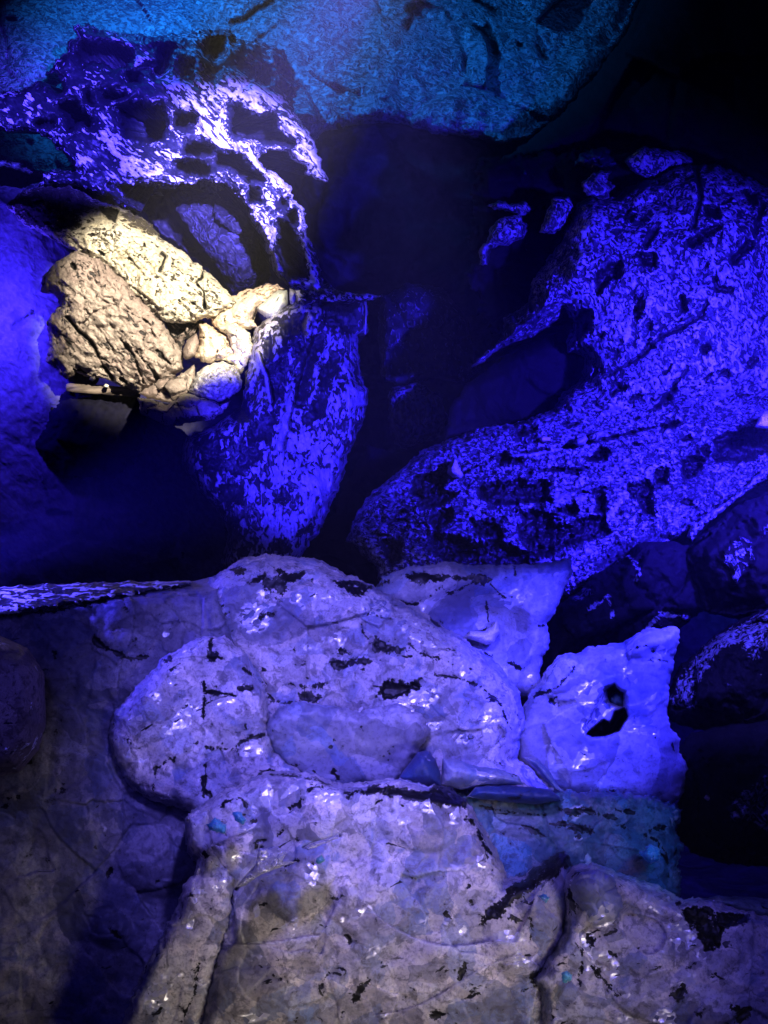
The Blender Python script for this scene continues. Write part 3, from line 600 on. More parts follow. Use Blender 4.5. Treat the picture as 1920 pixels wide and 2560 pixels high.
# ------------------------------------------------------------------ the violet boulder on the right
spots_b = [Z2((935, 760), (1010, 765), (1140, 790), (1130, 800), (1050, 830), (1000, 830), (990, 790)), Z2((820, 845), (860, 835), (870, 860), (835, 875)), Z2((910, 1180), (960, 1150), (1020, 1130), (1020, 1200), (960, 1220), (930, 1260)),
           Z2((1090, 1090), (1170, 1100), (1170, 1150), (1110, 1170)), Z2((1310, 1040), (1400, 980), (1460, 970), (1400, 1040), (1330, 1065)), Z2((1380, 885), (1440, 900), (1450, 940), (1400, 930)), Z2((1560, 820), (1620, 830), (1620, 890), (1570, 870)),
           Z2((1430, 1200), (1450, 1240), (1510, 1245), (1500, 1265), (1440, 1260)), Z2((1490, 1150), (1520, 1090), (1580, 1020), (1590, 1060), (1530, 1140)), Z2((1080, 1360), (1100, 1290), (1110, 1320), (1100, 1382)), Z2((1280, 1280), (1300, 1270), (1310, 1340), (1290, 1340)),
           Z4((840, 130), (890, 130), (890, 220), (850, 220), (850, 290), (830, 280)), Z4((1140, 170), (1160, 180), (1150, 210), (1120, 200)), Z4((1370, 290), (1420, 280), (1400, 320), (1370, 315)), Z4((1570, 360), (1610, 320), (1620, 340), (1580, 375)), Z4((1210, 510), (1240, 460), (1260, 470), (1230, 530)),
           Z4((1000, 460), (1045, 465), (1030, 485), (1000, 480)), Z4((1050, 530), (1090, 510), (1080, 540)), Z4((1590, 540), (1650, 510), (1650, 530), (1600, 550)), Z2((1040, 900), (1070, 900), (1060, 950), (1040, 950))]
cr_b = [(Z4((950, 420), (1040, 370), (1120, 320), (1190, 250), (1290, 200), (1380, 150)), 6), (Z4((1060, 630), (1150, 570), (1220, 520), (1250, 460), (1310, 380)), 5), (Z2((1350, 730), (1370, 850), (1340, 980)), 5), (Z2((1180, 990), (1130, 1060)), 12), (Z2((1640, 880), (1600, 1020)), 5)]
rock('violet_boulder', Z4((365, 385), (440, 310), (510, 240), (520, 170), (620, 100)) + Z2((640, 1210), (760, 1050), (800, 960), (830, 880), (900, 850), (1000, 850), (1060, 800), (1180, 770), (1250, 730), (1330, 710), (1440, 710), (1540, 750), (1640, 800), (1760, 860)) +
     Z4((1760, 560), (1660, 570), (1400, 640), (1000, 680), (700, 640), (760, 500), (850, 430), (870, 330), (800, 310), (785, 270), (820, 180), (780, 140), (700, 210), (600, 260), (500, 290), (420, 350)), 3.95, M_boul, th=.7, bulge=.42, edge=230, gu=-.12, gv=-.1, step=3, seed=61,
     crust=.5, jag=8, flat=.5, rough=(('fbm', .09, .35), ('warp', .03, .12, {'c': .1}), ('rid', .014, .04, {'ang': -70, 'st': 2.2, 'c': .16}), ('fbm', .008, .02, {'c': .1}), ('pit', .03, .05, {'ang': 55, 'st': 2.2, 't': .42}), ('pit', .02, .022, {'ang': 70, 'st': 1.8, 't': .45})),
     feats=[poly(p, h=-.05, crust=-.2, dirt=1.1, soft=12, jag=14, grow=2) for p in spots_b] + [line(p, w + 5, h=-.03, crust=0, dirt=.8, jag=6, soft=8) for p, w in cr_b] + [poly(Z4((500, 290), (780, 140), (640, 60), (520, 180)), crust=.35, soft=20)],  # pits painted black as shade over their dents
     label='big round violet boulder with dark pits on the right')
for nm, pts, dd, sd, lb in (
    ('cobble', Z2((1080, 660), (1120, 632), (1220, 645), (1300, 655), (1335, 705), (1250, 740), (1160, 780), (1110, 760), (1060, 740), (1040, 700)), 4.0, 62, 'smooth violet cobble on the very top of the big violet boulder'),
    ('cobble', Z2((850, 790), (920, 745), (985, 735), (960, 780), (1015, 800), (960, 860), (880, 850)), 3.9, 63, 'violet cobble left of the topmost one, with a black gap beside it'),
    ('cobble', Z2((665, 1005), (700, 910), (740, 850), (800, 850), (825, 890), (790, 960), (740, 1015)), 3.9, 64, 'tall violet cobble leaning on the upper left flank of the big boulder'),
    ('cobble', Z2((440, 1040), (460, 980), (520, 935), (590, 930), (620, 975), (600, 1030), (530, 1065), (450, 1075), (440, 1140), (420, 1140), (415, 1070)), 4.0, 65, 'detached violet cobble with a short tail, left of the big boulder'),
    ('cobble', Z2((440, 890), (500, 865), (560, 880), (600, 870), (650, 905), (630, 930), (570, 925), (500, 905)), 4.05, 66, 'flat dim cobble above the detached one with the tail')):
    rock(nm, pts, dd, M_boul, th=.2, bulge=.09, edge=45, step=3.2, seed=sd, crust=.5, jag=9, rough=(('fbm', .03, .12), ('rid', .012, .04, {'ang': -60, 'st': 2, 'c': .12})), label=lb, cat='stone', group='cobbles around the violet boulder')
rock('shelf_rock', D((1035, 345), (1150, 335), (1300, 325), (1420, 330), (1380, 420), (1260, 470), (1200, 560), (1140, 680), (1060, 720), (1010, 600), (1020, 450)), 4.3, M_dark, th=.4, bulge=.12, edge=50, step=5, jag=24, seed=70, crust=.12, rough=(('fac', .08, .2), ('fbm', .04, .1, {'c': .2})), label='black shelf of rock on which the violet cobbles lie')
rock('crumbly_patch', Z2((470, 770), (510, 720), (590, 705), (650, 700), (710, 740), (680, 785), (620, 795), (540, 790)), 4.3, M_flow, th=.2, bulge=.06, edge=20, step=3, seed=67, crust=.2, jag=8, rough=(('fac', .05, .05, {'crack': .4, 'dirt': .8}),), label='sparkling crumbly patch of rock far left above the cobbles')
rock('crumbly_patch', Z2((800, 735), (840, 670), (900, 640), (960, 635), (1000, 665), (1060, 665), (1040, 710), (980, 730), (900, 740), (850, 720)), 4.2, M_flow, th=.2, bulge=.06, edge=20, step=3, seed=68, crust=.14, jag=8, rough=(('fac', .05, .05, {'crack': .4, 'dirt': .8}),), label='dim crumbly patch just left of the topmost cobble')
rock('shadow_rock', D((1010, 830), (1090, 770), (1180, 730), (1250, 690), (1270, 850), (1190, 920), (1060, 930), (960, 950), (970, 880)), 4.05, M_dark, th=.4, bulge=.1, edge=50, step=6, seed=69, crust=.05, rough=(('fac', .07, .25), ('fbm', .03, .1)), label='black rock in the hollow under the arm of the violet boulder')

# ------------------------------------------------------------------ gravel bank
pits = [Z4((125, 860), (200, 820), (275, 828), (260, 890), (220, 915), (130, 925)), Z4((405, 925), (430, 892), (535, 885), (560, 858), (620, 882), (695, 870), (715, 950), (600, 955), (460, 965)), Z4((590, 1090), (600, 1020), (640, 990), (700, 1005), (735, 1065), (790, 1060), (860, 1035), (950, 1025), (960, 1080), (880, 1120), (760, 1150), (720, 1180), (640, 1205)),
        Z4((205, 1135), (230, 1108), (290, 1103), (350, 1120), (375, 1155), (500, 1115), (560, 1165), (640, 1205), (630, 1245), (330, 1245), (240, 1195)), Z4((1430, 690), (1490, 660), (1540, 645), (1760, 640), (1760, 740), (1640, 740), (1540, 780), (1440, 780)), Z4((205, 1045), (240, 1000), (295, 988), (275, 1050), (230, 1075)),
        Z4((380, 1060), (440, 1035), (500, 1050), (490, 1100), (400, 1105)), Z4((145, 965), (240, 908), (300, 925), (210, 985)), Z4((1060, 890), (1120, 865), (1165, 885), (1140, 940), (1070, 930)), Z4((1290, 790), (1330, 765), (1380, 790), (1370, 835), (1300, 850)), Z4((905, 765), (935, 725), (970, 740), (960, 775)),
        Z4((490, 770), (520, 740), (585, 780), (540, 790)), Z4((755, 1000), (820, 968), (830, 1000), (780, 1010)), Z4((0, 1130), (60, 1120), (70, 1200), (20, 1230)), Z4((1180, 830), (1220, 820), (1230, 880), (1190, 895)), Z4((1100, 960), (1150, 950), (1150, 1010), (1110, 1010)), Z4((1190, 630), (1250, 615), (1240, 640), (1200, 645)),
        Z4((580, 655), (650, 645), (650, 660), (590, 668)), Z4((1360, 730), (1400, 715), (1390, 750)), Z4((915, 935), (960, 935), (950, 1010), (920, 1000)), Z4((800, 820), (860, 810), (840, 835))]
rock('gravel_bank', D((748, 1168), (770, 1110), (805, 1058), (860, 1020), (905, 975), (965, 950), (1040, 925), (1110, 915), (1185, 890), (1240, 850), (1330, 800), (1500, 800), (1760, 790), (1760, 1000), (1640, 1050), (1560, 1090), (1480, 1150), (1420, 1190), (1300, 1270), (1230, 1290), (830, 1290), (812, 1225)), 3.55, M_slope,
     th=.6, bulge=.14, edge=40, gv=-1.0, gu=-.05, step=2.8, seed=71, crust=.475, jag=7, rough=(('fbm', .05, .3), ('rid', .02, .06, {'ang': 18, 'st': 2, 'c': .06}), ('fac', .018, .018, {'crack': .4}), ('fbm', .012, .03, {'c': .12}), ('pit', .03, .05, {'ang': 8, 'st': 2.4, 't': .40}), ('pit', .015, .02, {'ang': 15, 'st': 1.6, 't': .44})),
     feats=[poly(p, h=-.06, crust=-.2, dirt=1, soft=12, jag=16, grow=4) for p in pits] + [line(Z4((280, 870), (480, 760), (720, 730), (960, 690), (1100, 650), (1300, 610)), 5, h=-.05, crust=.1, jag=5), line(Z4((700, 740), (860, 700), (1080, 660)), 6, h=-.04, crust=0, jag=5),  # holes painted black as shade over their dents
            line(Z4((540, 760), (620, 760), (700, 740), (780, 720)), 8, h=.03, crust=.9, jag=3), line(Z4((940, 1080), (1000, 980), (1100, 860), (1250, 780)), 20, dc=.15, jag=10), poly(Z4((940, 1200), (1050, 1130), (1200, 1080), (1200, 1260), (900, 1260)), crust=.15, soft=16, jag=14)],
     label='slanting bank of glittering blue gravel with black holes under the violet boulder', cat='gravel bank')
rock('crystal_lump', Q7((635, 1400), (640, 1350), (690, 1300), (720, 1370), (745, 1410), (720, 1435), (670, 1425)), 3.42, M_white, th=.08, bulge=.05, edge=14, step=2, seed=72, crust=.8, jag=2, rough=(('fac', .02, .03),), label='pale lilac crystal lump standing on the gravel bank', cat='crystal')
rock('pebble', Q7((1250, 1165), (1280, 1150), (1330, 1160), (1325, 1185), (1270, 1192)), 3.5, M_pink, th=.06, bulge=.03, edge=10, step=2, seed=73, crust=.8, jag=1, rough=(('fbm', .01, .03),), label='small orange pebble on the upper edge of the gravel bank', cat='pebble', group='pebbles on the gravel bank')
rock('pebble', Q7((1580, 1150), (1620, 1125), (1659, 1150), (1640, 1185), (1590, 1180)), 3.48, M_grey, th=.08, bulge=.05, edge=14, step=2, seed=74, crust=.4, jag=1, rough=(('fbm', .008, .03),), label='round grey pebble at the foot of the violet boulder', cat='pebble', group='pebbles on the gravel bank')
rock('pebble', Q7((1480, 1200), (1500, 1170), (1560, 1140), (1580, 1170), (1560, 1205), (1510, 1220)), 3.46, M_slope, th=.08, bulge=.05, edge=14, step=2, seed=75, crust=.9, jag=2, rough=(('fbm', .01, .03),), label='long violet pebble left of the round grey one', cat='pebble', group='pebbles on the gravel bank')
rock('white_stone', Z4((1600, 635), (1625, 580), (1680, 545), (1740, 560), (1740, 640), (1650, 645)), 3.3, M_white, th=.12, bulge=.06, edge=20, step=2.4, seed=76, crust=.7, jag=4, rough=(('fac', .03, .04, {'crack': .4}),), label='bright white stone at the right edge above the gravel bank', cat='stone')
rock('gravel_ridge', Z4((1303, 1112), (1325, 1065), (1400, 1010), (1500, 940), (1580, 870), (1660, 790), (1760, 720), (1760, 830), (1660, 850), (1560, 925), (1450, 1010), (1370, 1080), (1330, 1130)), 3.2, M_slope, th=.3, bulge=.07, edge=24, step=2.8, seed=77, crust=.56, jag=5, gv=-.4,
     rough=(('fac', .018, .018, {'crack': .4}), ('fbm', .02, .06, {'c': .1})), label='narrow blue gravel rib running down from the right edge over black rock')

# ------------------------------------------------------------------ dark rocks at the lower right
rock('dark_rock', Z6((650, 690), (690, 620), (690, 450), (750, 370), (850, 300), (900, 240), (1000, 190), (1100, 100), (1230, 90), (1320, 110), (1340, 200), (1390, 380), (1320, 440), (1220, 500), (1130, 520), (1060, 560), (860, 600), (750, 640)), 3.05, M_dark, th=.5, bulge=.2, edge=90, step=4, seed=81, crust=.12, jag=7,
     rough=(('fac', .1, .3), ('fbm', .05, .12, {'c': .12}), ('fbm', .015, .03, {'c': .15})),
     feats=[line(Z6((1000, 180), (1060, 150), (1110, 220), (1090, 260)), 14, dc=.35, jag=10), line(Z6((880, 380), (930, 360), (970, 330), (985, 420)), 14, dc=.4, jag=10), line(Z6((860, 300), (900, 320), (820, 340)), 16, dc=.35, jag=10), line(Z6((1100, 510), (1150, 450), (1200, 405), (1320, 420)), 18, dc=.5, jag=8)],
     label='rough brown black rock wedged behind the milky boulders')
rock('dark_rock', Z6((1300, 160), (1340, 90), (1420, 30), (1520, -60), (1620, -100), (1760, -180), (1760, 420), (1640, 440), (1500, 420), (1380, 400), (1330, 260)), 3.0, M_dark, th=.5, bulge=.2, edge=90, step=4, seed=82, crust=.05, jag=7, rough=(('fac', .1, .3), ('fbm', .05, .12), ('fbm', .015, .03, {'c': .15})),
     feats=[poly(Z6((1455, 160), (1490, 110), (1540, 60), (1600, 90), (1610, 170), (1560, 240), (1530, 300), (1495, 270), (1500, 230), (1460, 200)), crust=.5, soft=10, jag=10, h=.03), poly(Z6((1600, 60), (1640, 20), (1700, -20), (1700, 120), (1640, 110)), crust=.42, soft=10, jag=10)],  # violet lit blotches painted as pale areas
     label='black rock with one painted violet lit blotch under the gravel rib')
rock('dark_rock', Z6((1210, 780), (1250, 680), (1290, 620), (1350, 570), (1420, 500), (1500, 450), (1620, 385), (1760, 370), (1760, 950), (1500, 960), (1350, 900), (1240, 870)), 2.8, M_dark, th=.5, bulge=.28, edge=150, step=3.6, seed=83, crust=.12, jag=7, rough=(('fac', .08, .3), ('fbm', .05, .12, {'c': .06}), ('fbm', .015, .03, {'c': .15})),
     feats=[poly(Z6((1215, 800), (1260, 680), (1340, 570), (1440, 480), (1620, 385), (1760, 370), (1760, 520), (1600, 620), (1530, 540), (1460, 570), (1400, 680), (1340, 730), (1370, 800), (1330, 830)), crust=.52, soft=16, jag=10)],  # light on the upper left edge painted pale
     label='dark rock with a violet lit upper left edge, right of the milky knob')
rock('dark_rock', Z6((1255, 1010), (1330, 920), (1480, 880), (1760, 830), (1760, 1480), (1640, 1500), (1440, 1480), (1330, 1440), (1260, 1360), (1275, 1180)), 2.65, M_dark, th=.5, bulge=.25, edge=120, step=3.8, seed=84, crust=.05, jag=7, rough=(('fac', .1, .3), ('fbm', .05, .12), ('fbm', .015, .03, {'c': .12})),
     feats=[poly(Z6((1470, 1250), (1520, 1180), (1600, 1130), (1680, 1060), (1760, 1050), (1760, 1360), (1640, 1370), (1580, 1320), (1500, 1300)), crust=.5, soft=14, jag=10, h=.04)],  # violet lit patch painted as a pale area
     label='large black rock with a painted violet lit patch at the lower right edge')
rock('rusty_stone', Z6((1380, 1200), (1400, 1160), (1430, 1155), (1445, 1190), (1410, 1230)), 2.42, M_pink, th=.06, bulge=.03, edge=14, step=2.4, seed=85, crust=.5, jag=3, rough=(('fbm', .01, .03),), label='small rusty stone stuck on the large black rock', cat='stone')
# ------------------------------------------------------------------ milky boulders in front
FR = lambda a=1.0: (('fac', .016 * a, .3, {'crack': .0}), ('fbm', .03 * a, .3), ('warp', .008 * a, .13), ('fac', .009 * a, .12, {'crack': .0}), ('fbm', .004 * a, .03))
def dl(pts, w=5, j=5, h=-.004): return line(pts, w + 5, h=h, dirt=1, jag=j + 2, soft=9)
def dp(pts, j=6, h=-.004): return poly(pts, h=h, dirt=1, jag=j * 1.8, soft=11)
def gp(u, v, ru, rv, a=0): return ell(u, v, ru, rv, a, glint=1, dome=1, h=.0, jag=14)
rock('milky_wall', D((-90, 1278), (0, 1268), (120, 1262), (260, 1258), (420, 1255), (480, 1240), (520, 1300), (560, 1500), (560, 2330), (-90, 2330)), 2.55, M_frost_shade, th=.5, bulge=.22, edge=60, gu=.06, gv=-.12, step=3.4, seed=101, jag=3, flat=.55, rough=FR(1.0),
     feats=[dp(Z5((0, 590), (120, 570), (300, 530), (480, 490), (600, 470), (640, 490), (480, 520), (300, 560), (100, 590)), 8), dp(Z5((690, 460), (760, 435), (830, 440), (820, 465), (740, 475)), 6), dl(Z5((530, 510), (550, 570)), 12, 6),
            dl(Z5((405, 680), (430, 710), (500, 745), (550, 770), (640, 765)), 7, 4), dl(Z5((410, 690), (440, 715)), 12, 6), dp(Z5((215, 735), (260, 745), (250, 780), (230, 770)), 6), dp(Z5((280, 820), (340, 835), (290, 860)), 6),
            dp(Z5((230, 1340), (270, 1310), (300, 1340), (260, 1360)), 8), dl(Z5((95, 1240), (130, 1215)), 8, 6), dp(Z7((60, 385), (95, 390), (75, 420)), 6), dp(Z7((440, 560), (470, 560), (460, 585)), 4), dl(Z7((465, 740), (480, 710)), 8, 5), dl(Z7((670, 770), (690, 765)), 6, 4), dl(Z7((470, 975), (520, 1010)), 8, 4),
            ell(*Z7((690, 680))[0], 110, 90, 20, h=.02, dome=.8), ell(*Z7((420, 620))[0], 160, 150, 0, h=.01, dome=.8), ell(*Z7((300, 1150))[0], 150, 90, -30, h=.01, dome=.8), ell(*Z7((480, 980))[0], 60, 50, 0, h=.03), ell(*Z5((560, 620))[0], 110, 70, -10, h=.01, dome=.8), ell(*Z5((480, 850))[0], 90, 70, 0, h=.01, dome=.8)],
     label='broad dim indigo wall of milky stone at the lower left')
rock('glitter_ledge', D((-90, 1285), (0, 1268), (120, 1262), (260, 1257), (410, 1254), (420, 1262), (300, 1285), (180, 1303), (60, 1322), (-90, 1340)), 2.42, M_flow, th=.25, bulge=.05, edge=14, gv=-2.4, step=2.4, seed=102, jag=6, crust=.46, rough=(('rid', .01, .025, {'ang': 3, 'st': 3, 'c': .15}), ('fbm', .008, .03, {'c': .15})),
     label='thin glittering blue ledge along the top of the indigo wall', cat='ledge')
rock('brown_boulder', D((-90, 1350), (0, 1372), (60, 1400), (95, 1450), (100, 1560), (85, 1620), (40, 1670), (-90, 1690)), 2.2, M_rust, th=.4, bulge=.16, edge=70, step=3.4, seed=103, jag=3, rough=FR(.5), label='dull reddish brown rounded boulder at the left edge')
dome = rock('milky_dome', D((440, 1275), (485, 1238), (530, 1212), (590, 1206), (680, 1216), (760, 1252), (850, 1300), (930, 1345), (1010, 1395), (1080, 1450), (1115, 1500), (1130, 1560), (1110, 1640), (1200, 1720), (1000, 1740), (700, 1740), (480, 1740), (420, 1600), (400, 1450), (350, 1420)), 2.5, M_frost, th=.6, bulge=0.14, edge=80, grow=10, gv=-.1, step=3, seed=104, jag=8, flat=.55, rough=FR(1.0),
     feats=[poly(Z5((1255, 882), (1405, 876), (1392, 895), (1330, 905), (1390, 940), (1372, 970), (1300, 960), (1290, 925), (1340, 915)), h=.003, dirt=1, soft=11, jag=13, grow=4), poly(Q5((485, 915), (540, 855), (640, 868), (740, 875), (770, 910), (660, 965), (560, 985), (500, 955)), h=.003, dirt=1, soft=11, jag=13, grow=4), poly(Q5((160, 745), (230, 705), (270, 738), (400, 708), (445, 735), (320, 765), (260, 785), (180, 775)), h=.003, dirt=1, soft=11, jag=13, grow=4), poly(Q5((445, 610), (480, 575), (540, 618), (640, 628), (725, 640), (600, 685), (480, 655)), h=.003, dirt=1, soft=11, jag=13, grow=4), poly(Z5((1005, 372), (1055, 384), (1045, 408), (985, 398)), h=.003, dirt=1, soft=11, jag=13, grow=4), poly(Z5((1445, 435), (1510, 428), (1565, 448), (1595, 470), (1545, 505), (1500, 485), (1460, 462)), h=.003, dirt=1, soft=11, jag=13, grow=4), poly(Z5((1095, 425), (1140, 395), (1170, 428), (1210, 408), (1305, 402), (1305, 438), (1245, 445), (1240, 485), (1210, 495), (1195, 515), (1180, 485), (1145, 452)), h=.003, dirt=1, soft=11, jag=13, grow=4), gp(*Q5((800, 540))[0], 80, 30, 25), gp(*Q5((1100, 690))[0], 40, 30, 20), gp(*Q5((760, 1000))[0], 70, 30, -20), gp(*Q5((1250, 1130))[0], 25, 40, 20), gp(*Q4((1050, 440))[0], 45, 40, 0), gp(*Q5((480, 350))[0], 40, 30, 20), gp(*Q4((1500, 280))[0], 40, 14, 0), gp(*Q5((860, 1170))[0], 34, 12, -20), dp(Z5((1100, 425), (1140, 400), (1170, 430), (1210, 410), (1300, 405), (1300, 435), (1240, 440), (1235, 480), (1210, 490), (1195, 510), (1180, 480), (1145, 450)), 6), dp(Z5((1010, 375), (1050, 385), (1040, 405), (990, 395)), 7), dp(Z5((1180, 375), (1240, 395), (1200, 400)), 8), dp(Z5((1320, 430), (1390, 420), (1370, 445)), 7),
            dp(Z5((1450, 435), (1510, 430), (1560, 450), (1590, 470), (1540, 500), (1500, 480), (1460, 460)), 8), dl(Z5((1560, 620), (1570, 660), (1590, 690)), 5, 4), dl(Z5((920, 610), (950, 590), (990, 570)), 6, 4), dl(Z5((1130, 600), (1150, 580), (1180, 580)), 8, 4), dl(Z5((1200, 505), (1235, 545)), 3, 2),
            dp(Z5((1610, 700), (1659, 695), (1680, 740), (1630, 720)), 7), dp(Q5((450, 610), (480, 580), (540, 620), (640, 630), (720, 640), (600, 680), (480, 650)), 8), dp(Q5((160, 740), (230, 710), (270, 740), (400, 710), (440, 735), (320, 760), (260, 780), (180, 770)), 8), dp(Q5((830, 700), (920, 705), (960, 730), (860, 730)), 7), dp(Q5((190, 680), (270, 655), (260, 690)), 6),
            dp(Q5((490, 910), (540, 860), (640, 870), (740, 880), (760, 910), (660, 960), (560, 980), (500, 950)), 8, -.02), dp(Z5((1260, 885), (1400, 880), (1390, 890), (1280, 900)), 6), dl(Z5((1140, 910), (1180, 950), (1230, 965), (1310, 960), (1380, 955)), 7, 6), dp(Z5((1290, 925), (1390, 935), (1370, 965), (1300, 950)), 8), dp(Z5((1410, 790), (1480, 770), (1510, 775), (1480, 810), (1430, 810)), 8),
            dl(Q5((860, 450), (900, 490)), 10, 4), dl(Q5((380, 480), (400, 560), (440, 590)), 5, 4), dl(Q5((480, 425), (560, 450), (640, 440)), 4, 4), dl(Q5((700, 620), (800, 690), (900, 710), (1000, 760)), 4, 3),
            ell(*Q5((960, 990))[0], 120, 75, 20, h=.01, dome=.8), ell(*Q5((800, 600))[0], 150, 60, 30, h=.01, dome=.8), ell(*Q4((1300, 300))[0], 150, 110, 20, h=.02, dome=.8), ell(*Q5((200, 450))[0], 130, 80, 20, h=.01, dome=.8), ell(*Q5((600, 760))[0], 110, 60, 10, h=.01, dome=.8),
            dl(Z5((1470, 735), (1500, 745)), 8, 5), dl(Q5((880, 820), (1020, 840), (1180, 900), (1300, 1000), (1380, 1180)), 4, 4)],
     label='tall lilac dome of milky stone with black flakes on its crown')
lobe = rock('milky_lobe', Z5((485, 1080), (500, 1010), (560, 940), (640, 860), (700, 790), (790, 730), (880, 690), (960, 690), (1040, 740), (1100, 830), (1140, 900), (1150, 1010), (1150, 1080), (1180, 1170), (1230, 1220), (1300, 1260), (1300, 1330), (1200, 1340), (1080, 1400), (940, 1430), (870, 1445), (760, 1400), (650, 1370), (560, 1310), (510, 1220), (490, 1150)), 2.32, M_frost, th=.45, bulge=0.09, edge=50, grow=8, step=2.8, seed=105, jag=8, flat=.5,
     rough=FR(.9), feats=[gp(*Q4((640, 640))[0], 60, 10, -32), gp(*Q4((860, 1000))[0], 30, 14, -20), gp(*Q4((1050, 1330))[0], 40, 16, -8), gp(*Q4((180, 1310))[0], 14, 40, -30), gp(*Q4((520, 840))[0], 14, 24, 30), gp(*Q4((640, 1070))[0], 30, 24, 0), gp(*Q4((480, 1210))[0], 14, 14, 0), gp(*Q4((310, 1390))[0], 14, 8, 0), gp(*Q4((400, 980))[0], 20, 14, 40), gp(*Q4((260, 1120))[0], 20, 14, -20), dl(Z5((880, 875), (885, 920), (880, 1025)), 10, 3), dl(Z5((880, 915), (950, 920), (1015, 930)), 8, 3), dp(Z5((900, 670), (930, 680), (920, 730), (960, 770), (990, 775), (930, 775), (890, 800), (890, 760)), 6), dp(Z5((1005, 890), (1050, 890), (1110, 900), (1090, 915), (1040, 910)), 6), dl(Z5((1050, 815), (1100, 850), (1145, 890)), 5, 4), dl(Z5((1020, 695), (1070, 710), (1100, 745)), 5, 3),
            dp(Z5((700, 780), (740, 760), (750, 785), (710, 800)), 5), dl(Z5((785, 1005), (790, 985), (820, 970)), 6, 3), dl(Z5((850, 1140), (858, 1120)), 6, 4), dl(Z5((895, 1155), (940, 1165), (1000, 1160), (1040, 1130), (1100, 1110), (1140, 1100)), 6, 5), dp(Z5((725, 1230), (750, 1190), (765, 1200), (750, 1225)), 5), dl(Z5((885, 1180), (890, 1300), (880, 1370)), 4, 3), dl(Z5((880, 1290), (885, 1340), (910, 1365)), 11, 4),
            dl(Z5((660, 1340), (670, 1250), (740, 1200)), 3, 3), dp(Z5((920, 885), (950, 890), (940, 900)), 4), dl(Z5((1060, 1080), (1065, 1060)), 8, 4), ell(*Z5((700, 900))[0], 60, 110, 30, h=.01, dome=.8), ell(*Z5((1020, 1000))[0], 90, 70, 0, h=.01, dome=.8), ell(*Z5((760, 1250))[0], 90, 80, 0, h=.01, dome=.8), ell(*Z5((1030, 1230))[0], 85, 70, 20, h=.01, dome=.8), ell(*Z5((600, 1060))[0], 60, 80, 10, h=.01, dome=.8)],
     label='rounded pale lobe bulging left below the lilac dome')
rock('smooth_lobe', Z5((1150, 1090), (1160, 1040), (1210, 990), (1290, 970), (1420, 980), (1560, 1010)) + Z6((60, 800), (160, 850), (190, 900), (130, 1020), (100, 1080), (50, 1130), (-40, 1140), (-90, 1130)) + Z5((1480, 1330), (1350, 1310), (1310, 1270), (1240, 1220), (1180, 1160)), 2.3, M_slate, th=.3, bulge=0.05, edge=34, grow=6, gv=.12, step=3, seed=106, jag=8, flat=.5, rough=(('fbm', .03, .25), ('warp', .008, .06)),
     feats=[dp(Z5((1260, 1230), (1300, 1225), (1280, 1245)), 5), dl(Z5((1430, 1150), (1445, 1130)), 9, 4), dl(Z5((1345, 1245), (1360, 1260)), 8, 5), dl(Z5((1440, 1260), (1460, 1290)), 8, 6)], label='smooth slate blue hollow lobe in the middle of the milky boulders')
bowl = rock('blue_bowl', Q5((540, 180), (700, 120), (940, 90), (1140, 105), (1520, 105), (1760, 60), (1780, 140), (1720, 220), (1690, 330), (1659, 400), (1610, 480), (1620, 640), (1580, 700), (1550, 800), (1580, 900), (1500, 960), (1380, 920), (1200, 840), (1000, 700), (800, 500), (640, 380), (480, 280)), 2.72, M_frostb, th=.45, bulge=0.08, edge=40, grow=8, step=3, seed=107, jag=6, rough=(('fbm', .03, .22), ('warp', .012, .1), ('fbm', .004, .02)),
     feats=[poly(Q5((1105, 170), (1180, 145), (1245, 185), (1200, 220), (1125, 208)), h=.003, dirt=1, soft=11, jag=13, grow=4), poly(Q5((675, 165), (800, 130), (965, 165), (940, 190), (800, 200), (700, 185)), h=.003, dirt=1, soft=11, jag=13, grow=4), gp(*Q5((1640, 320))[0], 20, 14, 0), gp(*Q5((1510, 820))[0], 10, 16, 20), gp(*Q5((1300, 810))[0], 20, 16, 0), ell(*Q5((1180, 500))[0], 150, 105, 15, h=-.1), ell(*Q5((1480, 560))[0], 55, 110, 10, h=.01, dome=.8), ell(*Q5((720, 260))[0], 80, 40, -10, h=.01, dome=.8), dp(Q5((1110, 170), (1180, 150), (1240, 185), (1200, 215), (1130, 205)), 6), dp(Q5((680, 160), (800, 135), (960, 165), (940, 185), (800, 195), (700, 180)), 9), dl(Q5((920, 230), (960, 275), (1040, 250), (1120, 205)), 7, 6), dl(Q5((400, 200), (500, 220), (560, 200)), 10, 9),
            dl(Q5((560, 330), (720, 350), (860, 290), (900, 240)), 6, 9), dl(Q5((1220, 330), (1235, 470), (1210, 525), (1090, 540)), 3, 2), dl(Q5((1540, 440), (1570, 495), (1610, 490)), 4, 2), dl(Q5((1410, 100), (1415, 160)), 6, 3), dl(Q5((1240, 210), (1350, 315), (1400, 300)), 3, 2), dl(Q5((1000, 170), (1080, 185), (1120, 170)), 6, 6), dl(Q5((640, 360), (820, 480), (1000, 560), (1140, 660), (1260, 700)), 6, 6), dl(Q5((1380, 740), (1440, 780)), 5, 5)],
     label='saturated blue bowl shaped stone at the top right of the milky boulders')
rock('cyan_shard', Q5((1075, 570), (1110, 530), (1200, 530), (1250, 500), (1290, 450), (1310, 530), (1270, 610), (1220, 620), (1150, 595)), 2.66, M_white, th=.06, bulge=.04, edge=14, step=2, seed=108, crust=.9, jag=2, rough=(('fbm', .01, .04),), label='pale curved shard of clear stone lying in the blue bowl', cat='crystal')
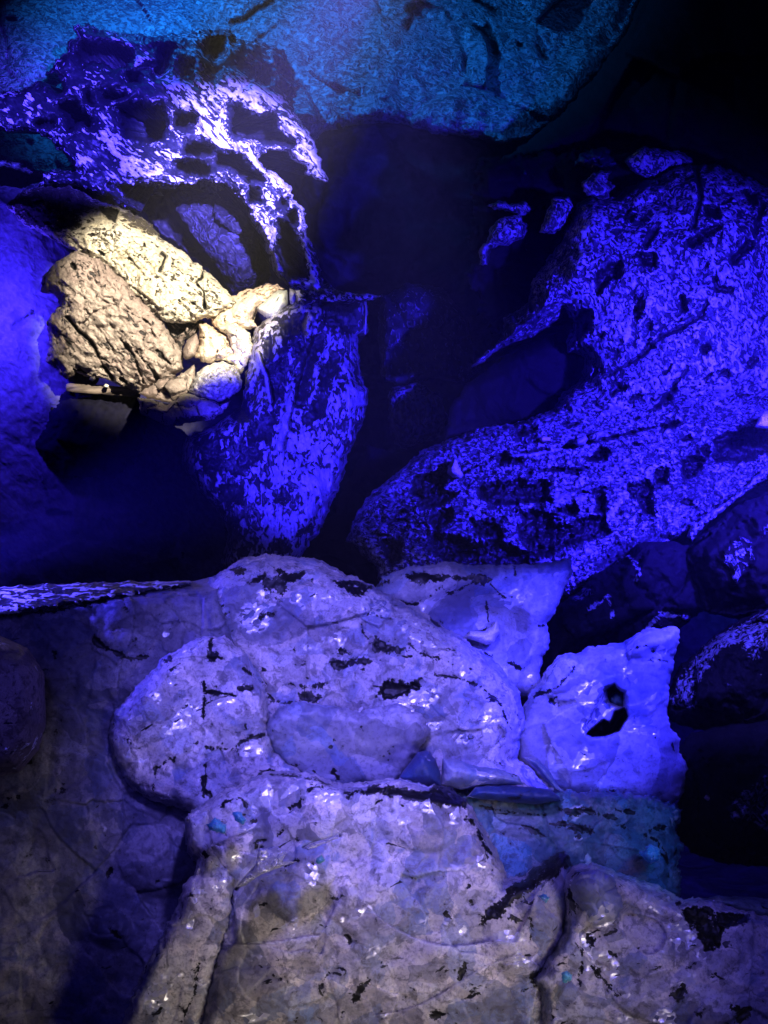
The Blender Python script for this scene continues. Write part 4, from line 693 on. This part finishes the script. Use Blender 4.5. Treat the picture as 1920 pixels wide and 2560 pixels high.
pierced = rock('pierced_rock', Q6((90, 640), (150, 560), (200, 480), (270, 385), (380, 380), (460, 340), (560, 320), (700, 310), (760, 270), (860, 215), (1040, 210), (1040, 270), (1000, 370), (1000, 420), (975, 560), (960, 780), (980, 850), (1040, 940), (1040, 1030), (1150, 1130), (1080, 1240), (1060, 1310), (980, 1350), (640, 1340), (300, 1310), (200, 1250), (0, 1060), (-30, 900)), 2.5, M_frostb, th=.45, bulge=0.09, edge=45, grow=10, step=2.8, seed=109, jag=6, flat=.55, rough=FR(.8),
     feats=[gp(*Q6((480, 640))[0], 50, 40, 0), gp(*Q6((800, 870))[0], 50, 14, 8), gp(*Q6((450, 840))[0], 14, 28, 20), gp(*Q6((740, 520))[0], 16, 20, 0), gp(*Q6((230, 460))[0], 22, 50, 40), gp(*Q6((960, 340))[0], 20, 16, -40), poly(Q6((425, 860), (490, 740), (545, 640), (555, 590), (630, 570), (700, 620), (715, 720), (710, 780), (650, 860), (570, 905), (480, 900)), h=-.05, soft=10, jag=3, glint=.8), poly(Q6((450, 895), (560, 805), (605, 835), (640, 750), (700, 730), (718, 780), (660, 872), (570, 912), (480, 908)), h=-.16, soft=7, jag=3, dirt=1.2, grow=3), poly(Q6((560, 600), (630, 565), (700, 610), (690, 720), (600, 680)), h=-.06, soft=8, jag=4, dirt=1), dl(Q6((100, 640), (240, 590), (340, 490), (390, 410)), 6, 4), dp(Q6((700, 350), (720, 330), (800, 300), (880, 300), (870, 320), (780, 330)), 7), dp(Q6((180, 640), (240, 650), (240, 720), (190, 690)), 7), dp(Q6((100, 740), (130, 740), (110, 780)), 6), dp(Q6((155, 770), (190, 770), (175, 805)), 6),  # shade inside the hole painted black
            dp(Q6((570, 1290), (610, 1265), (700, 1280), (710, 1310), (620, 1335)), 4), dp(Q6((590, 1200), (625, 1205), (610, 1225)), 3), dp(Q6((490, 1225), (530, 1225), (520, 1250)), 3), dp(Q6((870, 1150), (915, 1150), (900, 1170)), 3), dl(Q6((400, 1015), (440, 1040)), 4, 3), dp(Q6((870, 330), (910, 345), (890, 365)), 5), dl(Q6((820, 410), (920, 395), (980, 410)), 4, 5), dl(Q6((1010, 960), (1030, 1010)), 6, 5),
            ell(*Q6((820, 550))[0], 70, 90, 0, h=.01, dome=.8), ell(*Q6((420, 620))[0], 70, 70, 20, h=.01, dome=.8), ell(*Q6((300, 470))[0], 50, 70, 45, h=.01, dome=.8), ell(*Q6((450, 1080))[0], 120, 90, 0, h=.01, dome=.8), ell(*Q6((860, 1060))[0], 110, 80, 0, h=.01, dome=.8), ell(*Q6((870, 280))[0], 80, 35, -20, h=.03)],
     label='violet blue milky rock pierced by a dark oval hole')
rock('teal_crystal', Q6((590, 650), (640, 610), (695, 610), (700, 700), (660, 730), (610, 710)), 2.52, M_frostt, th=.08, bulge=.04, edge=20, step=2.4, seed=111, jag=2, rough=(('fac', .03, .05),), parent=pierced)
rock('folded_flake', Q6((20, 1050), (110, 1055), (190, 1130), (250, 1240), (300, 1290), (230, 1260), (150, 1180), (90, 1110)), 2.24, M_frostb, th=.08, bulge=.04, edge=16, step=2.4, seed=112, jag=2, rough=(('fbm', .012, .06),), label='thin curved lilac flake between the smooth lobe and the pierced rock', cat='stone')
rock('blue_wedge', Q5((660, 1560), (640, 1500), (700, 1420), (760, 1340), (830, 1330), (880, 1390), (910, 1480), (920, 1560), (800, 1575)), 2.18, M_navy, th=.1, bulge=.05, edge=30, step=2.6, seed=113, jag=2, rough=(('fbm', .015, .1),), label='dark blue tent shaped wedge of stone under the smooth lobe', cat='stone')
rock('fan_highlight', Q5((910, 1560), (930, 1380), (1060, 1400), (1180, 1440), (1300, 1450), (1440, 1500), (1470, 1560), (1330, 1560), (1150, 1570), (1060, 1590)), 2.2, M_frostb, th=.12, bulge=.06, edge=30, step=2.6, seed=114, jag=3, rough=(('fac', .03, .09), ('fbm', .01, .05)), feats=[dp(Q5((1360, 1480), (1440, 1465), (1420, 1500)), 5)], label='fan shaped highlight built as pale blue shards beside the dark wedge', cat='crystal')  # pale shards modelled in place of a cyan highlight
rock('navy_stone', Q5((1080, 1640), (1150, 1570), (1330, 1560), (1480, 1570), (1659, 1590), (1720, 1660), (1560, 1690), (1320, 1670)), 2.17, M_navy, th=.12, bulge=.05, edge=24, step=2.6, seed=115, jag=3, rough=(('fbm', .02, .1),), feats=[dp(Q5((1370, 1640), (1460, 1625), (1460, 1660), (1380, 1665)), 5)], label='flat navy stone below the glassy shards')
teal = rock('teal_boulder', Z8((330, 400), (460, 400), (620, 420), (780, 400), (920, 400), (1060, 410), (1180, 425), (1262, 470), (1240, 540), (1272, 620), (1238, 690), (1268, 770), (1230, 870), (1100, 860), (900, 880), (700, 920), (480, 820), (420, 640), (340, 480)), 2.25, M_frostt, th=.45, bulge=0.08, edge=40, grow=14, step=2.8, seed=116, jag=13, flat=.5, gv=-.2, rough=FR(.8),
     feats=[poly(Z8((715, 518), (800, 508), (885, 528), (905, 555), (840, 550), (845, 580), (790, 535)), h=.003, dirt=1, soft=11, jag=13, grow=4), poly(Z8((595, 522), (640, 528), (685, 558), (665, 565), (620, 545)), h=.003, dirt=1, soft=11, jag=13, grow=4), poly(Z8((765, 455), (800, 448), (880, 452), (945, 468), (1005, 490), (950, 490), (860, 480), (790, 472)), h=.003, dirt=1, soft=11, jag=13, grow=4), dp(Z8((770, 460), (800, 450), (880, 455), (940, 470), (1000, 490), (950, 485), (860, 475)), 5), dp(Z8((600, 525), (640, 530), (680, 560), (660, 560)), 5), dp(Z8((720, 520), (800, 510), (880, 530), (900, 550), (830, 545), (840, 575), (790, 530)), 7), dp(Z8((990, 520), (1040, 520), (1080, 545), (1040, 545)), 5), dl(Z8((1120, 560), (1180, 590), (1220, 650), (1230, 740)), 8, 4), dp(Z8((1140, 540), (1210, 525), (1220, 550)), 7),
            dl(Z8((420, 440), (560, 470), (700, 480)), 4, 5), dl(Z8((1010, 460), (1080, 470)), 8, 6), dp(Z8((505, 555), (525, 555), (520, 570)), 3), ell(*Z8((1080, 660))[0], 100, 70, 10, h=.02, dome=.8), ell(*Z8((800, 620))[0], 80, 60, 0, h=.01, dome=.8), ell(*Z8((600, 620))[0], 80, 70, 20, h=.01, dome=.8), dl(Z8((1180, 600), (1230, 700), (1225, 780)), 6, 5)],
     label='teal tinted milky boulder below the pierced rock, edged by black rock')
front = rock('front_boulder', Z7((850, 480), (900, 440), (960, 400), (1060, 360), (1160, 320), (1240, 310), (1340, 320), (1400, 345), (1480, 370), (1659, 350)) + Z8((60, 345), (180, 370), (280, 390), (340, 430), (420, 560), (470, 650), (520, 780), (620, 760), (700, 700), (780, 660), (800, 760), (800, 900), (780, 1000), (700, 1120), (660, 1200), (840, 1220), (880, 1500), (-960, 1500)) + Z7((860, 1500), (930, 1120), (980, 860), (1000, 800), (900, 640), (840, 560)), 2.05, M_frost, th=.6, bulge=0.1, edge=45, grow=14, step=2.8, seed=117, jag=8, flat=.55, gv=-.15, rough=FR(1.05),
     feats=[poly(Z8((430, 950), (432, 900), (520, 832), (620, 738), (700, 680), (780, 622), (805, 650), (868, 690), (800, 702), (720, 752), (650, 800), (560, 850), (480, 935)), h=.003, dirt=1, soft=11, jag=13, grow=4), poly(Z8((-70, 348), (60, 362), (150, 382), (205, 362), (300, 335), (335, 365), (410, 395), (345, 455), (255, 430), (150, 418), (60, 398), (-70, 385)), h=.003, dirt=1, soft=11, jag=13, grow=4), gp(*Z7((1010, 665))[0], 20, 12, 0), gp(*Z7((1150, 390))[0], 20, 30, 0), gp(*Z7((1350, 740))[0], 20, 30, 0), gp(*Z7((1070, 1360))[0], 60, 14, -10), gp(*Z8((60, 500))[0], 40, 14, 0), gp(*Z8((440, 685))[0], 22, 22, 0), gp(*Z8((540, 1010))[0], 40, 20, 0), gp(*Z7((1260, 960))[0], 10, 26, 30), gp(*Z8((340, 970))[0], 14, 14, 0), gp(*Z7((1110, 900))[0], 10, 30, 0), gp(*Z7((1420, 400))[0], 40, 24, 0), dp(Z7((1480, 380), (1560, 370), (1659, 360), (1659, 375), (1540, 390), (1500, 420)), 5), dp(Z8((-40, 350), (60, 370), (150, 385), (200, 370), (300, 340), (340, 370), (400, 395), (330, 390), (340, 440), (260, 420), (150, 410), (60, 390)), 7), dl(Z7((1170, 305), (1260, 310), (1360, 325), (1420, 350)), 4, 2), dp(Z7((1240, 450), (1260, 420), (1305, 410), (1300, 440), (1250, 465)), 6), dp(Z7((1310, 370), (1340, 340), (1400, 350), (1450, 385), (1380, 365), (1330, 390)), 4),
            dl(Z7((960, 440), (970, 420), (1040, 405), (1065, 435)), 7, 4), dp(Z7((1195, 500), (1215, 495), (1210, 515)), 4), dl(Z7((1200, 570), (1225, 548)), 9, 4), dp(Z7((1265, 590), (1290, 580), (1290, 600)), 4), dl(Z7((1105, 630), (1110, 590), (1150, 590)), 5, 3), dl(Z7((1230, 695), (1285, 675)), 8, 3), dp(Z7((990, 880), (985, 830), (1015, 815), (1010, 870)), 6), dp(Z7((970, 1005), (990, 1010), (975, 1030)), 5), dp(Z7((1060, 1050), (1100, 1060), (1095, 1080)), 4), dp(Z7((1175, 1185), (1215, 1180), (1215, 1200)), 3), dl(Z7((990, 850), (975, 960), (940, 1080), (930, 1140)), 4, 3),
            dp(Z8((350, 490), (390, 500), (400, 540), (370, 520)), 5), dl(Z8((410, 555), (430, 610), (460, 645)), 10, 5), dl(Z8((435, 940), (450, 900), (520, 840), (580, 780), (640, 740), (700, 680), (770, 650)), 20, 10), dp(Z8((640, 730), (700, 690), (780, 630), (790, 650), (700, 760), (650, 780)), 9), dp(Z8((360, 850), (390, 840), (385, 880)), 5), dl(Z8((325, 1190), (350, 1120)), 9, 5), dl(Z8((630, 925), (640, 960), (632, 1020)), 6, 3), dl(Z8((785, 920), (780, 1010), (720, 1110), (640, 1180)), 6, 3), dp(Z8((350, 780), (380, 785), (360, 800)), 5),
            dp(Z8((50, 1285), (100, 1260), (95, 1285)), 5), dp(Z8((195, 1340), (220, 1320), (300, 1325), (280, 1350), (210, 1360)), 6), dl(Z7((1530, 1280), (1560, 1230), (1590, 1200)), 12, 6), dl(Z7((1470, 1140), (1490, 1150)), 6, 4), dl(Z7((1500, 1000), (1510, 1030)), 9, 4), dl(Z7((1390, 1260), (1380, 1230), (1420, 1160), (1500, 1170)), 4, 4), dp(Z7((1470, 1330), (1490, 1320), (1475, 1370)), 5), dl(Z8((600, 1240), (680, 1210), (640, 1200)), 8, 6), dl(Z8((310, 1290), (420, 1245)), 3, 3),
            ell(*Z7((1330, 780))[0], 130, 110, 20, h=.02, dome=.8), ell(*Z7((1230, 980))[0], 130, 120, 0, h=.02, dome=.8), ell(*Z7((1590, 900))[0], 110, 140, 10, h=.02, dome=.8), ell(*Z7((1000, 560))[0], 80, 100, 0, h=.01, dome=.8), ell(*Z7((1300, 480))[0], 100, 70, 10, h=.01, dome=.8), ell(*Z8((150, 500))[0], 110, 80, 15, h=.02, dome=.8), ell(*Z8((600, 980))[0], 100, 120, 10, h=.02, dome=.8), ell(*Z8((250, 900))[0], 120, 130, 0, h=.01, dome=.8), ell(*Z7((1150, 1270))[0], 150, 80, 0, h=.02, dome=.8), ell(*Z8((300, 1200))[0], 150, 90, 20, h=.01, dome=.8), ell(*Z7((1560, 1220))[0], 80, 70, 0, h=.01, dome=.8),
            line(Z7((1020, 800), (1080, 740), (1120, 690), (1130, 620)), 8, h=-.03, jag=4), line(Z7((1310, 620), (1400, 590), (1470, 570)), 7, h=-.02, jag=3)],
     label='biggest grey milky boulder at the bottom centre, crossed by a black seam')
for pts, lb, sd in ((Z7((1015, 795), (1060, 740), (1105, 695), (1115, 625), (1190, 615), (1240, 640), (1220, 680), (1285, 680), (1200, 710), (1130, 735), (1060, 785)), 'wide sparkling blue crystal seam set in the biggest grey boulder', 118),
                ((Z7((1305, 622), (1340, 600), (1400, 585), (1462, 560), (1466, 578), (1400, 605), (1330, 632))), 'short narrow sparkling crystal seam just right of the wide one', 119)):
    rock('crystal_seam', pts, 1.78, M_seam, th=.04, bulge=.02, edge=10, gv=-.6, step=2, seed=sd, crust=.6, jag=2, rough=(('fac', .012, .016, {'crack': .3}),), parent=front)['label'] = lb
rock('pale_tongue', Z7((830, 500), (890, 470), (900, 640), (990, 760), (985, 880), (960, 1000), (930, 1120), (880, 1300), (860, 1500), (500, 1500), (600, 1260), (660, 1110), (740, 970), (790, 880), (810, 790), (850, 755), (875, 720), (880, 650), (830, 600)), 2.0, M_frost, th=.45, bulge=0.07, edge=35, grow=14, step=2.8, seed=120, jag=8, flat=.5, rough=FR(.9),
     feats=[gp(*Z7((875, 1210))[0], 14, 8, 30), gp(*Z7((850, 830))[0], 14, 24, 0), gp(*Z7((820, 960))[0], 10, 40, 10), dl(Z7((880, 640), (890, 660)), 8, 4), ell(*Z7((860, 900))[0], 50, 90, 10, h=.01, dome=.8), ell(*Z7((780, 1150))[0], 70, 110, 20, h=.01, dome=.8), dl(Z7((860, 1120), (840, 1250), (800, 1340)), 3, 3)], label='pale warm tongue of stone running down left of the biggest boulder')
corner = rock('corner_boulder', Z8((795, 760), (830, 720), (900, 705), (980, 740), (1040, 760), (1130, 790), (1220, 830), (1290, 870), (1330, 860), (1420, 870), (1560, 920), (1659, 940), (1760, 950), (1760, 1500), (700, 1500), (690, 1250), (660, 1190), (740, 1090), (790, 990), (800, 880)), 1.98, M_frost, th=.5, bulge=0.1, edge=45, grow=14, step=2.8, seed=121, jag=8, flat=.5, gv=-.15, rough=FR(1.1),
     feats=[poly(Z8((1505, 1308), (1595, 1305), (1585, 1345), (1520, 1375)), h=.003, dirt=1, soft=11, jag=13, grow=4), poly(Z8((1240, 1260), (1290, 1195), (1310, 1240), (1275, 1285)), h=.003, dirt=1, soft=11, jag=13, grow=4), poly(Z8((795, 800), (860, 780), (875, 815), (840, 845), (825, 900), (800, 900)), h=.003, dirt=1, soft=11, jag=13, grow=4), poly(Z8((1285, 888), (1340, 862), (1440, 893), (1575, 912), (1565, 950), (1470, 968), (1445, 1050), (1390, 1065), (1362, 1010), (1305, 930)), h=.003, dirt=1, soft=11, jag=13, grow=4), gp(*Z8((940, 930))[0], 40, 24, 0), gp(*Z8((980, 1140))[0], 24, 24, 0), gp(*Z8((1290, 980))[0], 40, 60, 0), gp(*Z8((1310, 1190))[0], 24, 20, 0), gp(*Z8((1210, 1370))[0], 36, 30, 0), gp(*Z8((1200, 870))[0], 50, 24, 20), gp(*Z8((1040, 1370))[0], 24, 14, 0), gp(*Z8((1370, 1080))[0], 12, 14, 0), ell(*Z8((930, 860))[0], 72, 68, 0, h=.02, dome=.8), dp(Z8((800, 800), (860, 785), (870, 810), (840, 840), (810, 830)), 7), dp(Z8((790, 730), (890, 710), (880, 725), (820, 745)), 6), dp(Z8((920, 740), (970, 735), (980, 755), (940, 755)), 5), dp(Z8((1020, 910), (1100, 900), (1100, 920), (1040, 925)), 6), dl(Z8((880, 1030), (940, 1005), (1000, 980)), 7, 4), dp(Z8((870, 1000), (910, 1000), (900, 1040), (880, 1040)), 7), dp(Z8((1290, 890), (1340, 870), (1440, 900), (1560, 910), (1570, 930), (1460, 960), (1440, 1050), (1390, 1060), (1370, 1010), (1310, 930)), 9, -.02),
            dp(Z8((1230, 850), (1290, 860), (1280, 890)), 7), dl(Z8((840, 1190), (855, 1120), (855, 1060)), 7, 5), dp(Z8((830, 1190), (860, 1200), (850, 1230)), 6), dl(Z8((940, 1180), (970, 1220), (1010, 1260)), 10, 6), dp(Z8((1250, 1250), (1290, 1200), (1300, 1240), (1270, 1275)), 6), dp(Z8((1290, 1140), (1345, 1120), (1330, 1150)), 6), dp(Z8((1380, 1180), (1450, 1175), (1400, 1195)), 5), dp(Z8((1510, 1310), (1590, 1310), (1580, 1340), (1520, 1370)), 7), dp(Z8((1210, 1300), (1250, 1310), (1240, 1340)), 6), dp(Z8((1340, 1330), (1390, 1340), (1370, 1360)), 5),
            dp(Z8((820, 1030), (850, 1030), (840, 1050)), 5), dl(Z8((1000, 1090), (960, 1060)), 5, 6), dl(Z8((900, 1130), (930, 1160)), 9, 5), ell(*Z8((1090, 1040))[0], 130, 80, 10, h=.02, dome=.8), ell(*Z8((1150, 1200))[0], 110, 90, 0, h=.01, dome=.8), ell(*Z8((1180, 860))[0], 110, 60, 25, h=.01, dome=.8), ell(*Z8((1520, 1080))[0], 110, 100, 0, h=.02, dome=.8), ell(*Z8((950, 1280))[0], 120, 90, 0, h=.01, dome=.8), ell(*Z8((1400, 1250))[0], 100, 90, 0, h=.01, dome=.8)],
     label='mottled milky boulder in the bottom right corner')
rock('teal_corner_stone', Z8((1290, 880), (1320, 855), (1440, 828), (1560, 832), (1760, 850), (1760, 960), (1640, 940), (1560, 920), (1440, 870)), 2.15, M_frostt, th=.25, bulge=.07, edge=26, step=2.8, seed=122, jag=3, rough=(('fbm', .02, .1), ('warp', .01, .05)), label='small teal stone peeping over the right end of the corner boulder')

rock('lilac_cobble', Z8((805, 770), (850, 725), (920, 715), (985, 745), (1035, 830), (1040, 880), (1000, 940), (930, 965), (870, 960), (850, 900), (815, 850)), 1.9, M_frostb, th=.12, bulge=.07, edge=50, step=2.6, seed=125, jag=6, rough=(('fac', .015, .06), ('fbm', .01, .08)), feats=[gp(*Z8((930, 920))[0], 50, 22, 0)],
     label='lilac cobble sparkling at the top left of the mottled corner boulder', cat='stone')
for pts, dd, own, lb, sd in ((Z8((765, 1165), (790, 1150), (815, 1170), (805, 1200), (775, 1200)), 1.8, corner, 'bright cyan glint, built as a chip, at the foot of the mottled corner boulder', 130), (Z8((665, 830), (700, 820), (720, 850), (700, 870)), 1.85, front, 'cyan glint, built as a chip, beside the black seam of the biggest boulder', 131),
                (Z8((1100, 640), (1150, 610), (1190, 630), (1195, 680), (1150, 690)), 2.08, teal, 'blurred cyan glint, built as a chip, in the right end of the teal boulder', 132), (Z7((890, 520), (930, 490), (980, 520), (970, 560), (900, 555)), 1.86, front, 'cyan glint, built as a chip, at the upper left of the biggest boulder', 133),
                (Z7((1010, 470), (1030, 460), (1060, 500), (1050, 520), (1020, 500)), 1.86, front, 'slim cyan glint, built as a chip, just right of the upper left one', 134), (Z7((1360, 670), (1390, 650), (1410, 680), (1380, 690)), 1.8, front, 'small cyan glint, built as a chip, right of the sparkling seams', 135)):
    rock('cyan_glint_chip', pts, dd, M_cyan_glint, th=.03, bulge=.03, edge=16, step=2, seed=sd, jag=8, rough=(('fac', .008, .02),), parent=own)['label'] = lb

# ------------------------------------------------------------------ the grotto's floodlights, with added fill and accent lamps
HAZE = .009
B = (.06, .03, 1.0); CY = (.02, .30, 1.0); WARM = (1.0, .86, .62)
P = lambda du, dv, y: at(du / .864, dv / .864, y)
spot('flood_right', P(2050, 650, 2.1), P(1400, 980, 3.6), 1200, (.026, .013, 1), 85, 1, .04)
spot('fill_roof_right', P(1250, -420, 3.7), P(1150, 150, 4.9), 26, (.01, .2, 1), 80, 1, .05)  # added fill that brightens the right part of the roof
spot('flood_flowstone', P(900, -250, 2.2), P(510, 370, 4.2), 4600, (.18, .14, 1.0), 22, .9, .02)
spot('flood_top_left', P(500, -350, 2.0), P(170, 260, 4.2), 2000, (.06, .036, 1.0), 25, .9, .02)
spot('flood_left_edge', P(-70, 650, 3.6), P(-40, 690, 4.0), 75, (.05, .022, 1), 170, 1, .05)
spot('flood_veil', P(-150, 1250, 1.7), P(660, 920, 3.4), 800, (.03, .016, 1), 26, .8, .03)
spot('flood_roof', P(100, -520, 4.2), P(450, -60, 5.0), 300, (.01, .22, 1), 115, .9, .05)
spot('flood_warm', (.5, .3, 2.7), P(378, 636, 3.6), 3200, WARM, 13.0, .45, .03)
spot('lamp_front', (.75, .5, .95), P(740, 2110, 2.0), 70, (1.0, .85, .7), 37, 1, .2)
spot('flood_milky', P(900, -120, .9), P(780, 1540, 2.3), 285, (.185, .145, 1), 44, 1, .05)
spot('flood_bowl', P(1850, 700, 1.8), P(1240, 1460, 2.5), 290, (.035, .028, 1), 37, .9, .05)
spot('fill_low_left', P(-300, 800, 1.2), P(250, 1600, 2.4), 12, (.12, .1, 1), 60, 1, .1)  # added fill that tints the left wall indigo
spot('accent_ledge', P(-260, 1050, 2.3), P(150, 1285, 2.4), 45, (.07, .05, 1), 50, .8, .02)  # added lamp to make the ledge sparkle
spot('fill_dark_rocks', P(1760, 800, 1.9), P(1590, 1450, 2.8), 150, (.06, .045, 1), 50, .8, .03)  # extra lamp added to brighten the dark rocks
spot('accent_corner', P(1760, 1350, 1.2), P(1300, 2030, 1.9), 16, (.16, .13, 1), 64, 1, .05)  # added blue accent on the corner boulder
spot('flood_teal', P(1900, 1500, 1.5), P(1280, 1850, 2.2), 6, CY, 30, .8, .03)
# ------------------------------------------------------------------ the damp air of the cave
hz = bpy.data.materials.new('damp_air'); hz.use_nodes = True; hz.node_tree.nodes.clear()
ho = hz.node_tree.nodes.new('ShaderNodeOutputMaterial'); hp = hz.node_tree.nodes.new('ShaderNodeVolumePrincipled')
hp.inputs['Color'].default_value = (.85, .87, .95, 1); hp.inputs['Density'].default_value = HAZE
hz.node_tree.links.new(hp.outputs[0], ho.inputs['Volume'])
x0, x1, y0, y1, z0, z1 = -10, 10, -5, 10, -1.8, 6.6
hv = [(x, y, z) for z in (z0, z1) for y in (y0, y1) for x in (x0, x1)]
tag(mesh_obj('haze', hv, [(0, 2, 3, 1), (4, 5, 7, 6), (0, 1, 5, 4), (2, 6, 7, 3), (0, 4, 6, 2), (1, 3, 7, 5)], hz, smooth=False), kind='stuff')
w = bpy.data.worlds.new('World'); SC.world = w; w.use_nodes = True
bg = w.node_tree.nodes['Background']; bg.inputs[0].default_value = (.02, .012, .5, 1); bg.inputs[1].default_value = .3
cam = bpy.data.cameras.new('camera'); cam.sensor_fit = 'HORIZONTAL'; cam.sensor_width = 36; cam.lens = 36 / W; cam.clip_end = 200; cam.clip_start = .02
co = bpy.data.objects.new('camera', cam); COL.objects.link(co); co.location = (0, 0, CAMZ); co.rotation_euler = (R(90), 0, 0); SC.camera = co
SC.view_settings.view_transform = 'Standard'; SC.view_settings.look = 'None'; SC.view_settings.exposure = 0; SC.view_settings.gamma = 1
SC.render.engine = 'CYCLES'; SC.cycles.max_bounces = 5; SC.cycles.diffuse_bounces = 3; SC.cycles.sample_clamp_indirect = 3
